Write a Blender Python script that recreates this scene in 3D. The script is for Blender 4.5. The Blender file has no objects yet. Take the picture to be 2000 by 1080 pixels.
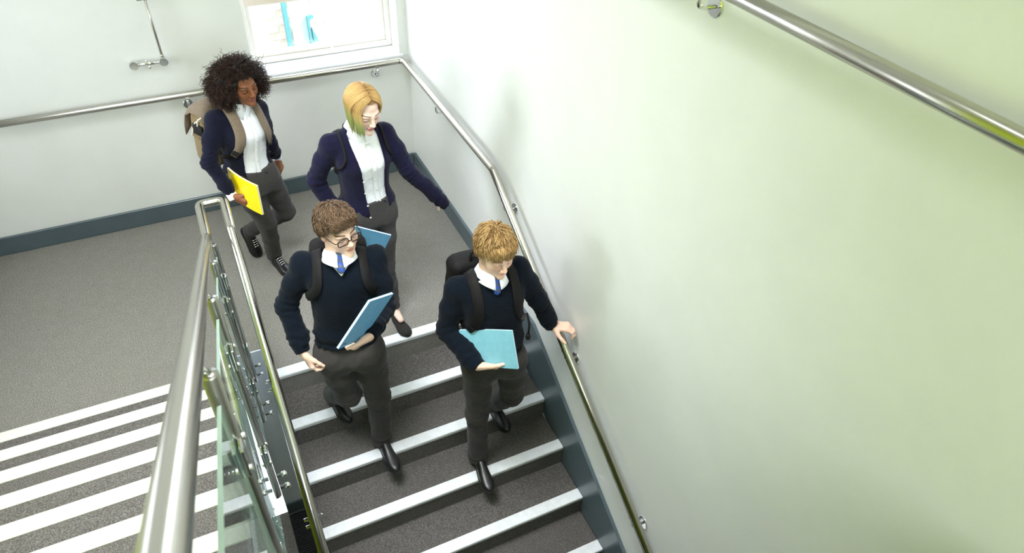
import bpy, bmesh, math, random
import numpy as np
from mathutils import Vector, Matrix

random.seed(7)
RNG = np.random.default_rng(11)
scene = bpy.context.scene
COL = scene.collection
A = np.array

# ------------------------------------------------------------------ camera
cam_data = bpy.data.cameras.new('camera')
cam_data.sensor_width = 36.0
cam_data.lens = 36.0 * 1371.966 / 2000.0
cam_data.clip_start = 0.05
cam = bpy.data.objects.new('camera', cam_data)
COL.objects.link(cam)
def cam_axes(yaw, pitch, roll):
    cy, sy, cp, sp = math.cos(yaw), math.sin(yaw), math.cos(pitch), math.sin(pitch)
    f = A([sy*cp, cy*cp, -sp]); r = A([cy, -sy, 0.0]); u = np.cross(r, f)
    cr, sr = math.cos(roll), math.sin(roll)
    return cr*r + sr*u, -sr*r + cr*u, f
_r, _u, _f = cam_axes(0.4684, 0.7091, 0.0409)
CAMLOC = A([-1.5967, -5.0970, 3.2950])
M = Matrix.Identity(4)
for i in range(3):
    M[i][0], M[i][1], M[i][2], M[i][3] = _r[i], _u[i], -_f[i], CAMLOC[i]
cam.matrix_world = M
cam_data.dof.use_dof = True
cam_data.dof.focus_distance = 3.9
cam_data.dof.aperture_fstop = 5.6
scene.camera = cam

# ------------------------------------------------------------------ world, lamps, exposure
scene.view_settings.view_transform = 'Standard'
scene.view_settings.look = 'None'
scene.view_settings.exposure = 0.2
scene.view_settings.gamma = 1.0
scene.view_settings.use_curve_mapping = False

world = bpy.data.worlds.new('sky')
scene.world = world
world.use_nodes = True
wb = world.node_tree.nodes['Background']
wb.inputs[0].default_value = (0.86, 0.93, 1.0, 1)
wb.inputs[1].default_value = 3.0

def area_light(name, loc, direction, sx, sy, power, color, spread=180):
    ld = bpy.data.lights.new(name, 'AREA')
    ld.shape = 'RECTANGLE'; ld.size = sx; ld.size_y = sy
    ld.energy = power; ld.color = color; ld.spread = math.radians(spread)
    o = bpy.data.objects.new(name, ld)
    COL.objects.link(o)
    o.location = loc
    o.rotation_euler = Vector(direction).to_track_quat('-Z', 'Y').to_euler()
    return o
# daylight through the tall window in the left wall and through the window over the landing
area_light('daylight_left', (-5.6, -0.85, 2.2), (1, -0.08, -0.06), 1.6, 1.6, 116, (0.87, 0.94, 1.0))
area_light('daylight_back', (-0.62, 0.75, 2.1), (-0.1, -1, -0.45), 1.0, 1.2, 40, (0.82, 0.90, 1.0))
# daylight through the window behind the upper landing
area_light('daylight_front', (-0.95, -7.85, 3.3), (-0.06, 1, -0.32), 1.2, 1.7, 84, (0.84, 0.92, 1.0))
# ceiling luminaire; the upper lamp is added to bounce lime off the left wall
area_light('luminaire_landing', (-1.75, -3.1, 4.5), (0, 0.06, -1), 1.5, 1.4, 60, (0.92, 0.96, 1.0), 84)
area_light('lime_bounce_fill', (-2.5, -5.0, 4.45), (-1, 0.1, -0.8), 0.3, 1.6, 18, (1.0, 0.98, 0.92), 120)
sun_data = bpy.data.lights.new('sun', 'SUN'); sun_data.energy = 4.5; sun_data.angle = 0.02; sun_data.color = (1.0, 0.97, 0.92)
sun = bpy.data.objects.new('sun', sun_data); COL.objects.link(sun)
sun.rotation_euler = Vector((-0.75, 0.5, -0.75)).to_track_quat('-Z', 'Y').to_euler()

# ------------------------------------------------------------------ helpers
def tag(o, label=None, category=None, group=None, kind=None):
    if label: o['label'] = label
    if category: o['category'] = category
    if group: o['group'] = group
    if kind: o['kind'] = kind
    return o

def empty(name, loc, label, category, group=None):
    o = bpy.data.objects.new(name, None)
    o.empty_display_size = 0.1
    COL.objects.link(o); o.location = loc
    return tag(o, label, category, group)

def world_loc(o):
    l = A(o.location, float)
    while o.parent:
        o = o.parent; l = l + A(o.location, float)
    return l

def mesh_obj(name, V, F, mat, parent=None, smooth=True, colors=None):
    V = np.asarray(V, np.float64)
    if parent is not None: V = V - world_loc(parent)
    me = bpy.data.meshes.new(name)
    if isinstance(F, np.ndarray):
        nf, k = F.shape
        me.vertices.add(len(V)); me.vertices.foreach_set('co', V.astype(np.float32).ravel())
        me.loops.add(nf*k); me.loops.foreach_set('vertex_index', F.astype(np.int32).ravel())
        me.polygons.add(nf)
        me.polygons.foreach_set('loop_start', np.arange(0, nf*k, k, dtype=np.int32))
        me.polygons.foreach_set('loop_total', np.full(nf, k, np.int32))
        me.update(calc_edges=True); me.validate()
    else:
        me.from_pydata([tuple(v) for v in V], [], [tuple(f) for f in F]); me.update()
    if smooth: me.polygons.foreach_set('use_smooth', np.ones(len(me.polygons), bool))
    if colors is not None:
        at = me.color_attributes.new('tint', 'FLOAT_COLOR', 'POINT')
        c = np.ones((len(V), 4), np.float32); c[:, :3] = colors
        at.data.foreach_set('color', c.ravel())
    me.materials.append(mat)
    o = bpy.data.objects.new(name, me)
    COL.objects.link(o)
    if parent is not None: o.parent = parent
    return o

def join(parts):
    Vs, Fs, n = [], [], 0
    for V, F in parts:
        Vs.append(np.asarray(V, float))
        Fs += [tuple(int(i)+n for i in f) for f in F]
        n += len(V)
    return np.concatenate(Vs), Fs

def box(lo, hi, bevel=0.0, seg=1):
    lo, hi = A(lo, float), A(hi, float)
    bm = bmesh.new(); bmesh.ops.create_cube(bm, size=1.0)
    for v in bm.verts:
        v.co = Vector([lo[i] + (v.co[i]+0.5)*(hi[i]-lo[i]) for i in range(3)])
    if bevel > 0:
        bmesh.ops.bevel(bm, geom=list(bm.edges), offset=bevel, segments=seg, affect='EDGES', profile=0.5)
    bm.verts.index_update()
    V = A([v.co[:] for v in bm.verts]); F = [tuple(v.index for v in f.verts) for f in bm.faces]
    bm.free()
    return V, F

def frame_from(axis, ref=(0, 0, 1)):
    a = A(axis, float); a = a/np.linalg.norm(a); r = A(ref, float)
    if abs(a @ r) > 0.95: r = A([1.0, 0, 0])
    x = np.cross(r, a); x /= np.linalg.norm(x)
    return x, np.cross(a, x), a

def lathe(p, axis, prof, n=20):
    x, y, a = frame_from(axis); p = A(p, float)
    V, F = [], []
    for (t, r) in prof:
        for k in range(n):
            th = 2*math.pi*k/n
            V.append(p + a*t + r*(math.cos(th)*x + math.sin(th)*y))
    for i in range(len(prof)-1):
        for k in range(n):
            k2 = (k+1) % n
            F.append((i*n+k, i*n+k2, (i+1)*n+k2, (i+1)*n+k))
    F.append(tuple(range(n))[::-1]); F.append(tuple((len(prof)-1)*n + k for k in range(n)))
    return A(V), F

def fillet(pts, r, n=6):
    pts = [A(p, float) for p in pts]; out = [pts[0]]
    for i in range(1, len(pts)-1):
        a, b, c = pts[i-1], pts[i], pts[i+1]
        u = (a-b)/np.linalg.norm(a-b); w = (c-b)/np.linalg.norm(c-b)
        ang = math.acos(max(-1, min(1, float(u @ w))))
        d = min(r/math.tan(ang/2), 0.45*np.linalg.norm(a-b), 0.45*np.linalg.norm(c-b))
        p0, p1 = b+u*d, b+w*d
        for k in range(n+1):
            t = k/n
            out.append((1-t)**2*p0 + 2*t*(1-t)*b + t*t*p1)
    out.append(pts[-1])
    return out

def tube(path, r, n=16, caps=True):
    P = [A(p, float) for p in path]; m = len(P)
    R = [r]*m if np.isscalar(r) else list(r)
    T = [(P[min(i+1, m-1)] - P[max(i-1, 0)]) for i in range(m)]
    T = [t/np.linalg.norm(t) for t in T]
    x, y, _ = frame_from(T[0])
    V, F = [], []
    for i in range(m):
        x = x - T[i]*(x @ T[i]); x /= np.linalg.norm(x); y = np.cross(T[i], x)
        for k in range(n):
            th = 2*math.pi*k/n
            V.append(P[i] + R[i]*(math.cos(th)*x + math.sin(th)*y))
    for i in range(m-1):
        for k in range(n):
            k2 = (k+1) % n
            F.append((i*n+k, i*n+k2, (i+1)*n+k2, (i+1)*n+k))
    if caps:
        F.append(tuple(range(n))[::-1]); F.append(tuple((m-1)*n+k for k in range(n)))
    return A(V), F

def prism(poly, axis, a0, a1):
    """extrude polygon given in the two other coordinates along axis (0,1,2)"""
    o = [i for i in range(3) if i != axis]; n = len(poly); V = []
    for a in (a0, a1):
        for p in poly:
            v = [0, 0, 0]; v[axis] = a; v[o[0]] = p[0]; v[o[1]] = p[1]; V.append(v)
    F = [(i, (i+1) % n, n+(i+1) % n, n+i) for i in range(n)]
    F += [tuple(range(n))[::-1], tuple(range(n, 2*n))]
    bm = bmesh.new(); vs = [bm.verts.new(v) for v in V]
    for f in F: bm.faces.new([vs[i] for i in f])
    bmesh.ops.recalc_face_normals(bm, faces=list(bm.faces)); bm.verts.index_update()
    F = [tuple(v.index for v in f.verts) for f in bm.faces]; bm.free()
    return A(V, float), F

# ------------------------------------------------------------------ materials
def srgb(r, g, b):
    f = lambda c: (c/255/12.92 if c/255 <= 0.04045 else ((c/255+0.055)/1.055)**2.4)
    return (f(r), f(g), f(b), 1)

def new_mat(name, color=None, rough=0.5, metal=0.0, spec=0.5):
    m = bpy.data.materials.new(name); m.use_nodes = True
    nt = m.node_tree; b = nt.nodes['Principled BSDF']
    if color: b.inputs['Base Color'].default_value = color
    b.inputs['Roughness'].default_value = rough
    b.inputs['Metallic'].default_value = metal
    b.inputs['Specular IOR Level'].default_value = spec
    return m, nt, b

def noise_node(nt, scale, detail=3, rough=0.6, coord='Object', stretch=None):
    tc = nt.nodes.new('ShaderNodeTexCoord'); n = nt.nodes.new('ShaderNodeTexNoise')
    n.inputs['Scale'].default_value = scale; n.inputs['Detail'].default_value = detail
    n.inputs['Roughness'].default_value = rough
    if stretch:
        mp = nt.nodes.new('ShaderNodeMapping'); mp.inputs['Scale'].default_value = stretch
        nt.links.new(tc.outputs[coord], mp.inputs['Vector']); nt.links.new(mp.outputs['Vector'], n.inputs['Vector'])
    else:
        nt.links.new(tc.outputs[coord], n.inputs['Vector'])
    return n

def ramp(nt, src, stops):
    r = nt.nodes.new('ShaderNodeValToRGB')
    e = r.color_ramp.elements
    while len(e) < len(stops): e.new(0.5)
    for k, (p, c) in enumerate(stops): e[k].position = p; e[k].color = c
    nt.links.new(src, r.inputs[0])
    return r

def add_bump(nt, b, src, strength, dist=0.01):
    bp = nt.nodes.new('ShaderNodeBump'); bp.inputs['Strength'].default_value = strength
    bp.inputs['Distance'].default_value = dist
    nt.links.new(src, bp.inputs['Height']); nt.links.new(bp.outputs['Normal'], b.inputs['Normal'])

def noisy(name, c0, c1, scale, rough=0.8, bump=0.0, bscale=None, detail=3, metal=0.0, spec=0.5, sheen=0.0, lo=0.35, hi=0.65, bdist=0.01):
    m, nt, b = new_mat(name, None, rough, metal, spec)
    n = noise_node(nt, scale, detail)
    r = ramp(nt, n.outputs[0], [(lo, c0), (hi, c1)])
    nt.links.new(r.outputs[0], b.inputs['Base Color'])
    if bump:
        n2 = noise_node(nt, bscale or scale, 2)
        add_bump(nt, b, n2.outputs[0], bump, bdist)
    if sheen:
        b.inputs['Sheen Weight'].default_value = sheen
    return m

def tinted(name, rough=0.5, bump=0.0, bscale=200, spec=0.5, sss=0.0, sheen=0.0):
    m, nt, b = new_mat(name, None, rough, 0, spec)
    at = nt.nodes.new('ShaderNodeAttribute'); at.attribute_name = 'tint'
    nt.links.new(at.outputs['Color'], b.inputs['Base Color'])
    if bump:
        n2 = noise_node(nt, bscale, 2); add_bump(nt, b, n2.outputs[0], bump, 0.002)
    if sss:
        b.inputs['Subsurface Weight'].default_value = sss
        b.inputs['Subsurface Radius'].default_value = (0.01, 0.004, 0.002)
        b.inputs['Subsurface Scale'].default_value = 1.0
    return m

MAT = {}
MAT['wall'] = noisy('wall_paint', srgb(236, 236, 233), srgb(240, 240, 237), 3, 0.42, 0.04, 350, spec=0.4, bdist=0.002)
MAT['lime'] = noisy('lime_paint', srgb(186, 204, 12), srgb(192, 210, 16), 3, 0.5, 0.03, 350)
MAT['ceiling'] = noisy('ceiling_paint', srgb(240, 240, 238), srgb(244, 244, 242), 3, 0.8)
MAT['skirting'] = noisy('skirting_gloss', srgb(84, 97, 104), srgb(89, 102, 109), 6, 0.28, spec=0.5)
MAT['fascia'] = noisy('fascia_paint', srgb(212, 220, 232), srgb(218, 226, 237), 5, 0.4)
def carpet(name, c0, c1, c2):
    m, nt, b = new_mat(name, None, 0.95, 0, 0.15)
    n1 = noise_node(nt, 190, 4, 0.85); n2 = noise_node(nt, 14, 6, 0.8)
    r = ramp(nt, n1.outputs[0], [(0.36, c0), (0.5, c1), (0.64, c2)])
    mx = nt.nodes.new('ShaderNodeMix'); mx.data_type = 'RGBA'; mx.blend_type = 'MULTIPLY'
    mx.inputs[0].default_value = 0.5
    r2 = ramp(nt, n2.outputs[0], [(0.3, (0.78, 0.77, 0.75, 1)), (0.7, (1.1, 1.1, 1.1, 1))])
    nt.links.new(r.outputs[0], mx.inputs[6]); nt.links.new(r2.outputs[0], mx.inputs[7])
    nt.links.new(mx.outputs[2], b.inputs['Base Color'])
    add_bump(nt, b, n1.outputs[0], 0.7, 0.006)
    b.inputs['Sheen Weight'].default_value = 0.15
    return m
MAT['carpet'] = carpet('grey_carpet', srgb(72, 69, 64), srgb(132, 128, 121), srgb(198, 193, 185))
MAT['stair_carpet'] = carpet('stair_carpet', srgb(62, 58, 56), srgb(98, 93, 90), srgb(146, 141, 137))
MAT['nosing_bounce_tint'] = noisy('nosing_strip_bounce_tint', srgb(212, 213, 200), srgb(220, 221, 208), 30, 0.45, spec=0.5)  # pale nosing with the lime wall's bounce light put into its colour
MAT['nosing'] = noisy('nosing_strip', srgb(230, 231, 233), srgb(238, 239, 241), 30, 0.45, spec=0.5)
def steel(name, col, rough):
    m, nt, b = new_mat(name, col, rough, 1.0)
    n = noise_node(nt, 900, 1, 0.5)
    add_bump(nt, b, n.outputs[0], 0.03, 0.0005)
    return m
MAT['steel'] = steel('brushed_steel', (0.53, 0.505, 0.455, 1), 0.24)
MAT['chrome'] = steel('polished_steel', (0.80, 0.80, 0.80, 1), 0.10)
MAT['post'] = steel('satin_steel_post', (0.44, 0.43, 0.41, 1), 0.30)
def thin_glass(name, tint, refl=1.0):
    m = bpy.data.materials.new(name); m.use_nodes = True
    nt = m.node_tree; nt.nodes.remove(nt.nodes['Principled BSDF'])
    tr = nt.nodes.new('ShaderNodeBsdfTransparent'); tr.inputs[0].default_value = tint
    gl = nt.nodes.new('ShaderNodeBsdfGlossy'); gl.inputs['Roughness'].default_value = 0.01; gl.inputs['Color'].default_value = (refl, refl, refl, 1)
    fr = nt.nodes.new('ShaderNodeFresnel'); ge = nt.nodes.new('ShaderNodeNewGeometry'); mr = nt.nodes.new('ShaderNodeMapRange')
    mr.inputs[3].default_value = 1.5; mr.inputs[4].default_value = 1/1.5
    nt.links.new(ge.outputs['Backfacing'], mr.inputs[0]); nt.links.new(mr.outputs[0], fr.inputs[0])
    mx = nt.nodes.new('ShaderNodeMixShader')
    nt.links.new(fr.outputs[0], mx.inputs[0]); nt.links.new(tr.outputs[0], mx.inputs[1]); nt.links.new(gl.outputs[0], mx.inputs[2])
    nt.links.new(mx.outputs[0], nt.nodes['Material Output'].inputs['Surface'])
    return m
MAT['glass'] = thin_glass('balustrade_glass', (0.90, 0.965, 0.95, 1))
MAT['pane'] = thin_glass('window_glass', (0.98, 0.99, 0.99, 1))
MAT['glass_edge'] = noisy('glass_edge', srgb(176, 200, 193), srgb(186, 208, 202), 12, 0.2)
MAT['frame'] = noisy('window_frame_paint', srgb(243, 238, 230), srgb(247, 243, 236), 8, 0.4)
MAT['transom'] = noisy('transom_wood', srgb(238, 222, 208), srgb(243, 228, 215), 8, 0.5)
MAT['sill'] = noisy('sill_paint', srgb(232, 235, 242), srgb(237, 240, 246), 8, 0.35)
MAT['brick'] = noisy('pale_brick', srgb(196, 182, 168), srgb(226, 217, 206), 9, 0.9, 0.2, 60)
MAT['mortar'] = noisy('mortar', srgb(214, 210, 202), srgb(222, 218, 210), 20, 0.95)
MAT['teal'] = noisy('teal_paint', srgb(80, 140, 147), srgb(86, 146, 153), 6, 0.5)
MAT['pale_teal'] = noisy('pale_teal_panel', srgb(172, 198, 198), srgb(178, 204, 204), 6, 0.3)
MAT['rubber'] = noisy('black_rubber', srgb(16, 17, 20), srgb(24, 25, 28), 40, 0.7)
MAT['pave'] = noisy('paving', srgb(190, 188, 184), srgb(206, 204, 200), 6, 0.9)
def cloth(name, c0, c1, scale=260, bump=0.35, sheen=0.3, rough=0.95, spec=0.08):
    return noisy(name, c0, c1, scale, rough, bump*0.6, scale*2.2, 2, spec=spec, sheen=sheen, bdist=0.003)
MAT['knit_navy'] = cloth('navy_knit', srgb(10, 15, 23), srgb(18, 25, 35), 300, 0.4, 0.05)
MAT['cardigan'] = cloth('purple_navy_knit', srgb(21, 20, 42), srgb(33, 31, 58), 300, 0.4, 0.08)
MAT['cardigan_dark'] = cloth('dark_navy_knit', srgb(18, 19, 34), srgb(29, 30, 48), 300, 0.4, 0.08)
MAT['shirt'] = cloth('white_shirt', srgb(243, 245, 250), srgb(249, 250, 254), 300, 0.1, 0.0, 0.7)
MAT['trouser_grey'] = cloth('charcoal_trouser', srgb(56, 54, 54), srgb(78, 75, 74), 420, 0.25, 0.1)
MAT['trouser_boy'] = cloth('dark_charcoal_trouser', srgb(50, 47, 46), srgb(72, 68, 66), 420, 0.25, 0.1)
MAT['leather'] = noisy('black_leather', srgb(14, 13, 13), srgb(24, 22, 21), 30, 0.36, 0.05, 120)
MAT['suede'] = noisy('black_suede', srgb(24, 21, 20), srgb(38, 33, 31), 120, 0.85, 0.1, 200)
MAT['sole'] = noisy('black_sole', srgb(14, 14, 14), srgb(22, 21, 21), 40, 0.6)
MAT['bag_black'] = cloth('black_nylon', srgb(13, 11, 12), srgb(24, 21, 22), 260, 0.2, 0.0, 0.7, 0.25)
MAT['bag_taupe'] = cloth('taupe_canvas', srgb(112, 98, 84), srgb(138, 122, 106), 200, 0.3, 0.1)
MAT['bag_olive'] = cloth('olive_canvas', srgb(112, 95, 68), srgb(140, 120, 88), 200, 0.3, 0.1)
MAT['piping'] = noisy('cream_cord', srgb(226, 218, 204), srgb(236, 228, 214), 40, 0.7)
MAT['buckle'] = noisy('black_plastic', srgb(18, 18, 20), srgb(28, 28, 30), 20, 0.4)
MAT['yellow'] = noisy('yellow_card', srgb(246, 214, 8), srgb(250, 220, 20), 30, 0.35)
MAT['blue'] = noisy('blue_card', srgb(98, 160, 200), srgb(108, 170, 208), 30, 0.5)
MAT['pale_blue'] = noisy('pale_blue_card', srgb(128, 186, 204), srgb(136, 194, 211), 30, 0.5)
MAT['paper'] = noisy('paper_edges', srgb(232, 235, 240), srgb(240, 242, 246), 200, 0.8)
MAT['skin'] = tinted('skin', 0.48, 0.06, 350, 0.4, 0.08)
MAT['hair'] = tinted('hair', 0.55, 0.0, spec=0.25)
MAT['glasses'] = noisy('black_acetate', srgb(20, 18, 17), srgb(34, 29, 26), 60, 0.25)
MAT['lens'] = thin_glass('spectacle_lens', (1, 1, 1, 1), 0.6)
MAT['pearl'] = noisy('shirt_button', srgb(226, 224, 220), srgb(236, 234, 230), 60, 0.3)
MAT['dark_button'] = noisy('dark_button', srgb(40, 38, 48), srgb(60, 58, 70), 60, 0.3)
m, nt, b = new_mat('striped_tie', None, 0.55)
tc = nt.nodes.new('ShaderNodeTexCoord'); wv = nt.nodes.new('ShaderNodeTexWave')
wv.inputs['Scale'].default_value = 14; wv.bands_direction = 'DIAGONAL'
nt.links.new(tc.outputs['Object'], wv.inputs['Vector'])
r = ramp(nt, wv.outputs[0], [(0.45, srgb(30, 66, 150)), (0.62, srgb(60, 72, 92))])
nt.links.new(r.outputs[0], b.inputs['Base Color'])
MAT['tie'] = m

# ------------------------------------------------------------------ stair dimensions (metres)
HR, G, H, S = 1.009, 0.2862, 0.165, 0.165/0.2862     # rail height, going, rise, slope
Y1, YL = -1.958, -1.926                               # first nosing of the lower / upper flight
XR0, XR1 = -1.572, -0.022                             # lower flight from left edge to wall string
XL0, XL1 = -3.276, -1.785                              # upper flight from left wall to right edge
ZLOW, ZUP = -11*H, 10*H
YF = -1.672                                           # edge of the landing in the well

# ------------------------------------------------------------------ the setting
def struct(name, VF, mat, parent=None, smooth=False):
    o = mesh_obj(name, VF[0], VF[1], mat, parent, smooth); o['kind'] = 'structure'; return o

def wall_with_hole(axis, a0, a1, u0, u1, z0, z1, hu0, hu1, hz0, hz1):
    def bx(ua, ub, za, zb):
        lo = [0, 0, za]; hi = [0, 0, zb]; o = 1-axis
        lo[axis], hi[axis], lo[o], hi[o] = a0, a1, ua, ub
        return box(lo, hi)
    return join([bx(u0, hu0, z0, z1), bx(hu1, u1, z0, z1), bx(hu0, hu1, z0, hz0), bx(hu0, hu1, hz1, z1)])

ZB, ZT, YFR = ZLOW-0.2, 4.65, -7.6
struct('wall_right', box((0, YFR, ZB), (0.2, 0.3, ZT)), MAT['wall'])
struct('wall_back', wall_with_hole(1, 0, 0.3, -3.5, 0.0, ZB, ZT, -1.16, -0.075, 1.025, 2.45), MAT['wall'])
struct('wall_left', wall_with_hole(0, -3.5, -3.28, -2.3, 0.0, ZB, ZT, -1.75, -0.35, 1.05, 2.85), MAT['wall'])
struct('wall_left', box((-3.5, YFR, ZB), (-3.28, -2.3, ZT)), MAT['lime'])
struct('wall_front', wall_with_hole(1, YFR-0.2, YFR, -3.5, 0.2, ZB, ZT, -1.6, -0.3, 2.4, 4.2), MAT['lime'])
struct('ceiling', box((-3.5, YFR-0.2, ZT), (0.2, 0.3, ZT+0.2)), MAT['ceiling'])
# landing floor: two widths with the well between them
lf = prism([(-3.28, 0), (-3.28, YL-0.001), (XL1, YL-0.001), (XL1, YF), (XR0, YF), (XR0, Y1+0.03), (0, Y1+0.03), (0, 0)], 2, -0.28, 0.0)
struct('floor', lf, MAT['carpet'])
struct('floor', box((-3.28, YFR, ZLOW-0.15), (0, YF, ZLOW)), MAT['carpet'])
uf = prism([(-3.28, YFR), (-3.28, YL-9*G-0.02), (XL1, YL-9*G-0.02), (XL1, -5.0), (0, -5.0), (0, YFR)], 2, ZUP-0.28, ZUP)
struct('floor', uf, MAT['carpet'])
# landing fascia at the foot of the well, with its dark skirting
struct('wall_well', box((XL1+0.012, YF-0.012, ZLOW+0.13), (XR0-0.012, YF, -0.004)), MAT['fascia'])
struct('baseboard_well', box((XL1+0.012, YF-0.028, ZLOW), (XR0-0.012, YF, ZLOW+0.13), 0.003), MAT['skirting'])
# skirtings of the landing and the wall string of the lower flight
struct('baseboard_back', box((-3.28, -0.02, 0), (-0.021, -0.0005, 0.144), 0.004), MAT['skirting'])
struct('baseboard_left', box((-3.28+0.0005, YL, 0), (-3.26, -0.021, 0.144), 0.004), MAT['skirting'])
def nz(y): return -(Y1-y)*S
yk = -2.30
ye = Y1-11.2*G
string_poly = [(-0.021, 0.0), (-0.021, 0.148), (yk, 0.148), (ye, nz(ye)+0.345), (ye, nz(ye)-0.15), (Y1-0.1, -0.2), (Y1+0.05, 0.0)]
struct('baseboard_right', prism(string_poly, 0, -0.021, -0.0005), MAT['skirting'])
struct('baseboard_right', box((-0.02, YFR, ZUP), (-0.0005, -5.0, ZUP+0.144)), MAT['skirting'])

# ------------------------------------------------------------------ window over the landing
win = empty('window_1', (-0.617, 0.2, 1.03), None, None); win['kind'] = 'structure'
wx0, wx1, wz0, wz1 = -1.16, -0.075, 1.03, 2.45
def wpart(name, lo, hi, mat, bev=0.004):
    V, F = box(lo, hi, bev); return mesh_obj(name, V, F, mat, win, False)
wpart('sill', (wx0, -0.012, 1.005), (wx1+0.035, 0.19, 1.03), MAT['sill'], 0.006)
wpart('frame_rail', (wx0, 0.185, 1.03), (wx1, 0.27, 1.075), MAT['frame'])
wpart('frame_rail', (wx0, 0.185, 2.40), (wx1, 0.27, 2.45), MAT['frame'])
wpart('frame_stile', (wx0, 0.185, 1.075), (wx0+0.045, 0.27, 2.40), MAT['frame'])
wpart('frame_stile', (wx1-0.042, 0.185, 1.075), (wx1, 0.27, 2.40), MAT['frame'])
wpart('sash_rail', (wx0+0.045, 0.20, 1.075), (wx1-0.042, 0.255, 1.105), MAT['frame'])
wpart('sash_stile', (wx1-0.07, 0.20, 1.105), (wx1-0.042, 0.255, 2.40), MAT['frame'])
wpart('sash_stile', (wx0+0.045, 0.20, 1.105), (wx0+0.07, 0.255, 2.40), MAT['frame'])
wpart('transom', (wx0+0.045, 0.187, 1.455), (-0.69, 0.265, 1.53), MAT['transom'])
V, F = box((wx0+0.07, 0.222, 1.105), (wx1-0.07, 0.234, 2.40)); mesh_obj('pane', V, F, MAT['pane'], win, False)
V, F = join([lathe((-0.55, 0.20, 1.085), (0, -1, 0), [(0, .012), (.012, .012), (.014, .008)], 12), box((-0.556, 0.17, 1.08), (-0.544, 0.19, 1.125), 0.003)])
mesh_obj('latch', V, F, MAT['frame'], win)
# window of the left wall (beside the landing, out of frame, lets in the daylight)
w2 = empty('window_2', (-3.4, -1.05, 1.05), None, None); w2['kind'] = 'structure'
for lo, hi in (((-3.42, -1.75, 1.05), (-3.36, -1.69, 2.85)), ((-3.42, -0.41, 1.05), (-3.36, -0.35, 2.85)), ((-3.42, -1.69, 1.05), (-3.36, -0.41, 1.11)), ((-3.42, -1.69, 2.79), (-3.36, -0.41, 2.85))):
    V, F = box(lo, hi, 0.004); mesh_obj('frame_bar', V, F, MAT['frame'], w2, False)

w3 = empty('window_3', (-0.95, YFR-0.1, 2.4), None, None); w3['kind'] = 'structure'
for lo, hi in (((-1.6, YFR-0.13, 2.4), (-1.54, YFR-0.07, 4.2)), ((-0.36, YFR-0.13, 2.4), (-0.3, YFR-0.07, 4.2)), ((-1.54, YFR-0.13, 2.4), (-0.36, YFR-0.07, 2.46)), ((-1.54, YFR-0.13, 4.14), (-0.36, YFR-0.07, 4.2))):
    V, F = box(lo, hi, 0.004); mesh_obj('frame_bar', V, F, MAT['frame'], w3, False)

# ------------------------------------------------------------------ outside the window
bw = empty('brick_wall', (-0.3, 2.3, -1.0), 'pale brick wall outside the landing window', 'wall')
V, F = box((-2.6, 2.295, -1.0), (2.2, 2.5, 1.4)); mesh_obj('mortar_backing', V, F, MAT['mortar'], bw, False)
brick_mesh = None
zc = 0.02
row = 0
while zc < 1.0:
    x = -1.65 - (0.1125 if row % 2 else 0.0)
    while x < 1.1:
        if brick_mesh is None:
            V, F = box((-0.1075, -0.012, -0.0325), (0.1075, 0.02, 0.0325), 0.003)
            bo = mesh_obj('brick', V + A([-0.3, 2.3, -1.0]), F, MAT['brick'], bw, False); brick_mesh = bo.data
        else:
            bo = bpy.data.objects.new('brick', brick_mesh); COL.objects.link(bo); bo.parent = bw
        bo.location = (x+0.3, random.uniform(-0.002, 0.002), zc+1.0)
        x += 0.225
    zc += 0.075; row += 1
struct('floor_outside', box((-5, 0.3, -1.6), (4, 6, -1.4)), MAT['pave'])
V, F = box((-0.605, 2.06, -1.4), (-0.560, 2.12, 1.5), 0.004)
tag(mesh_obj('steel_column', V, F, MAT['teal'], None, False), 'slim teal post outside the window, in front of the brick wall', 'post')
sc = empty('glass_screen', (-0.36, 2.1, -1.4), 'pale teal screen panel with a teal edge, right of the teal post outside', 'screen')
V, F = prism([(-0.53, -1.4), (-0.53, 1.0), (-0.42, 0.98), (-0.17, 0.25), (-0.17, -1.4)], 1, 2.14, 2.155); mesh_obj('panel', V, F, MAT['pale_teal'], sc, False)
V, F = prism([(-0.375, 0.30), (-0.375, 0.62), (-0.31, 0.62), (-0.31, 0.60), (-0.355, 0.60), (-0.355, 0.30)], 1, 2.10, 2.14); mesh_obj('frame_edge', V, F, MAT['teal'], sc, False)
V, F = prism([(-0.34, 0.36), (-0.34, 0.50), (-0.285, 0.36)], 1, 2.11, 2.14); mesh_obj('gusset', V, F, MAT['teal'], sc, False)

# ------------------------------------------------------------------ flights of stairs
def nosing_bar(x0, x1, yf, z, sgn):
    """aluminium nosing: top plate 67 mm deep and a front lip 24 mm high; sgn=+1 faces -y, -1 faces +y"""
    d = [(-0.004, -0.024), (-0.006, -0.003), (-0.003, 0.003), (0.004, 0.0045), (0.064, 0.0045), (0.067, 0.002), (0.067, 0.0), (0.0, 0.0), (0.0, -0.024)]
    poly = [(yf + sgn*a, z + b) for a, b in d]
    return prism(poly, 0, x0, x1)

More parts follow.
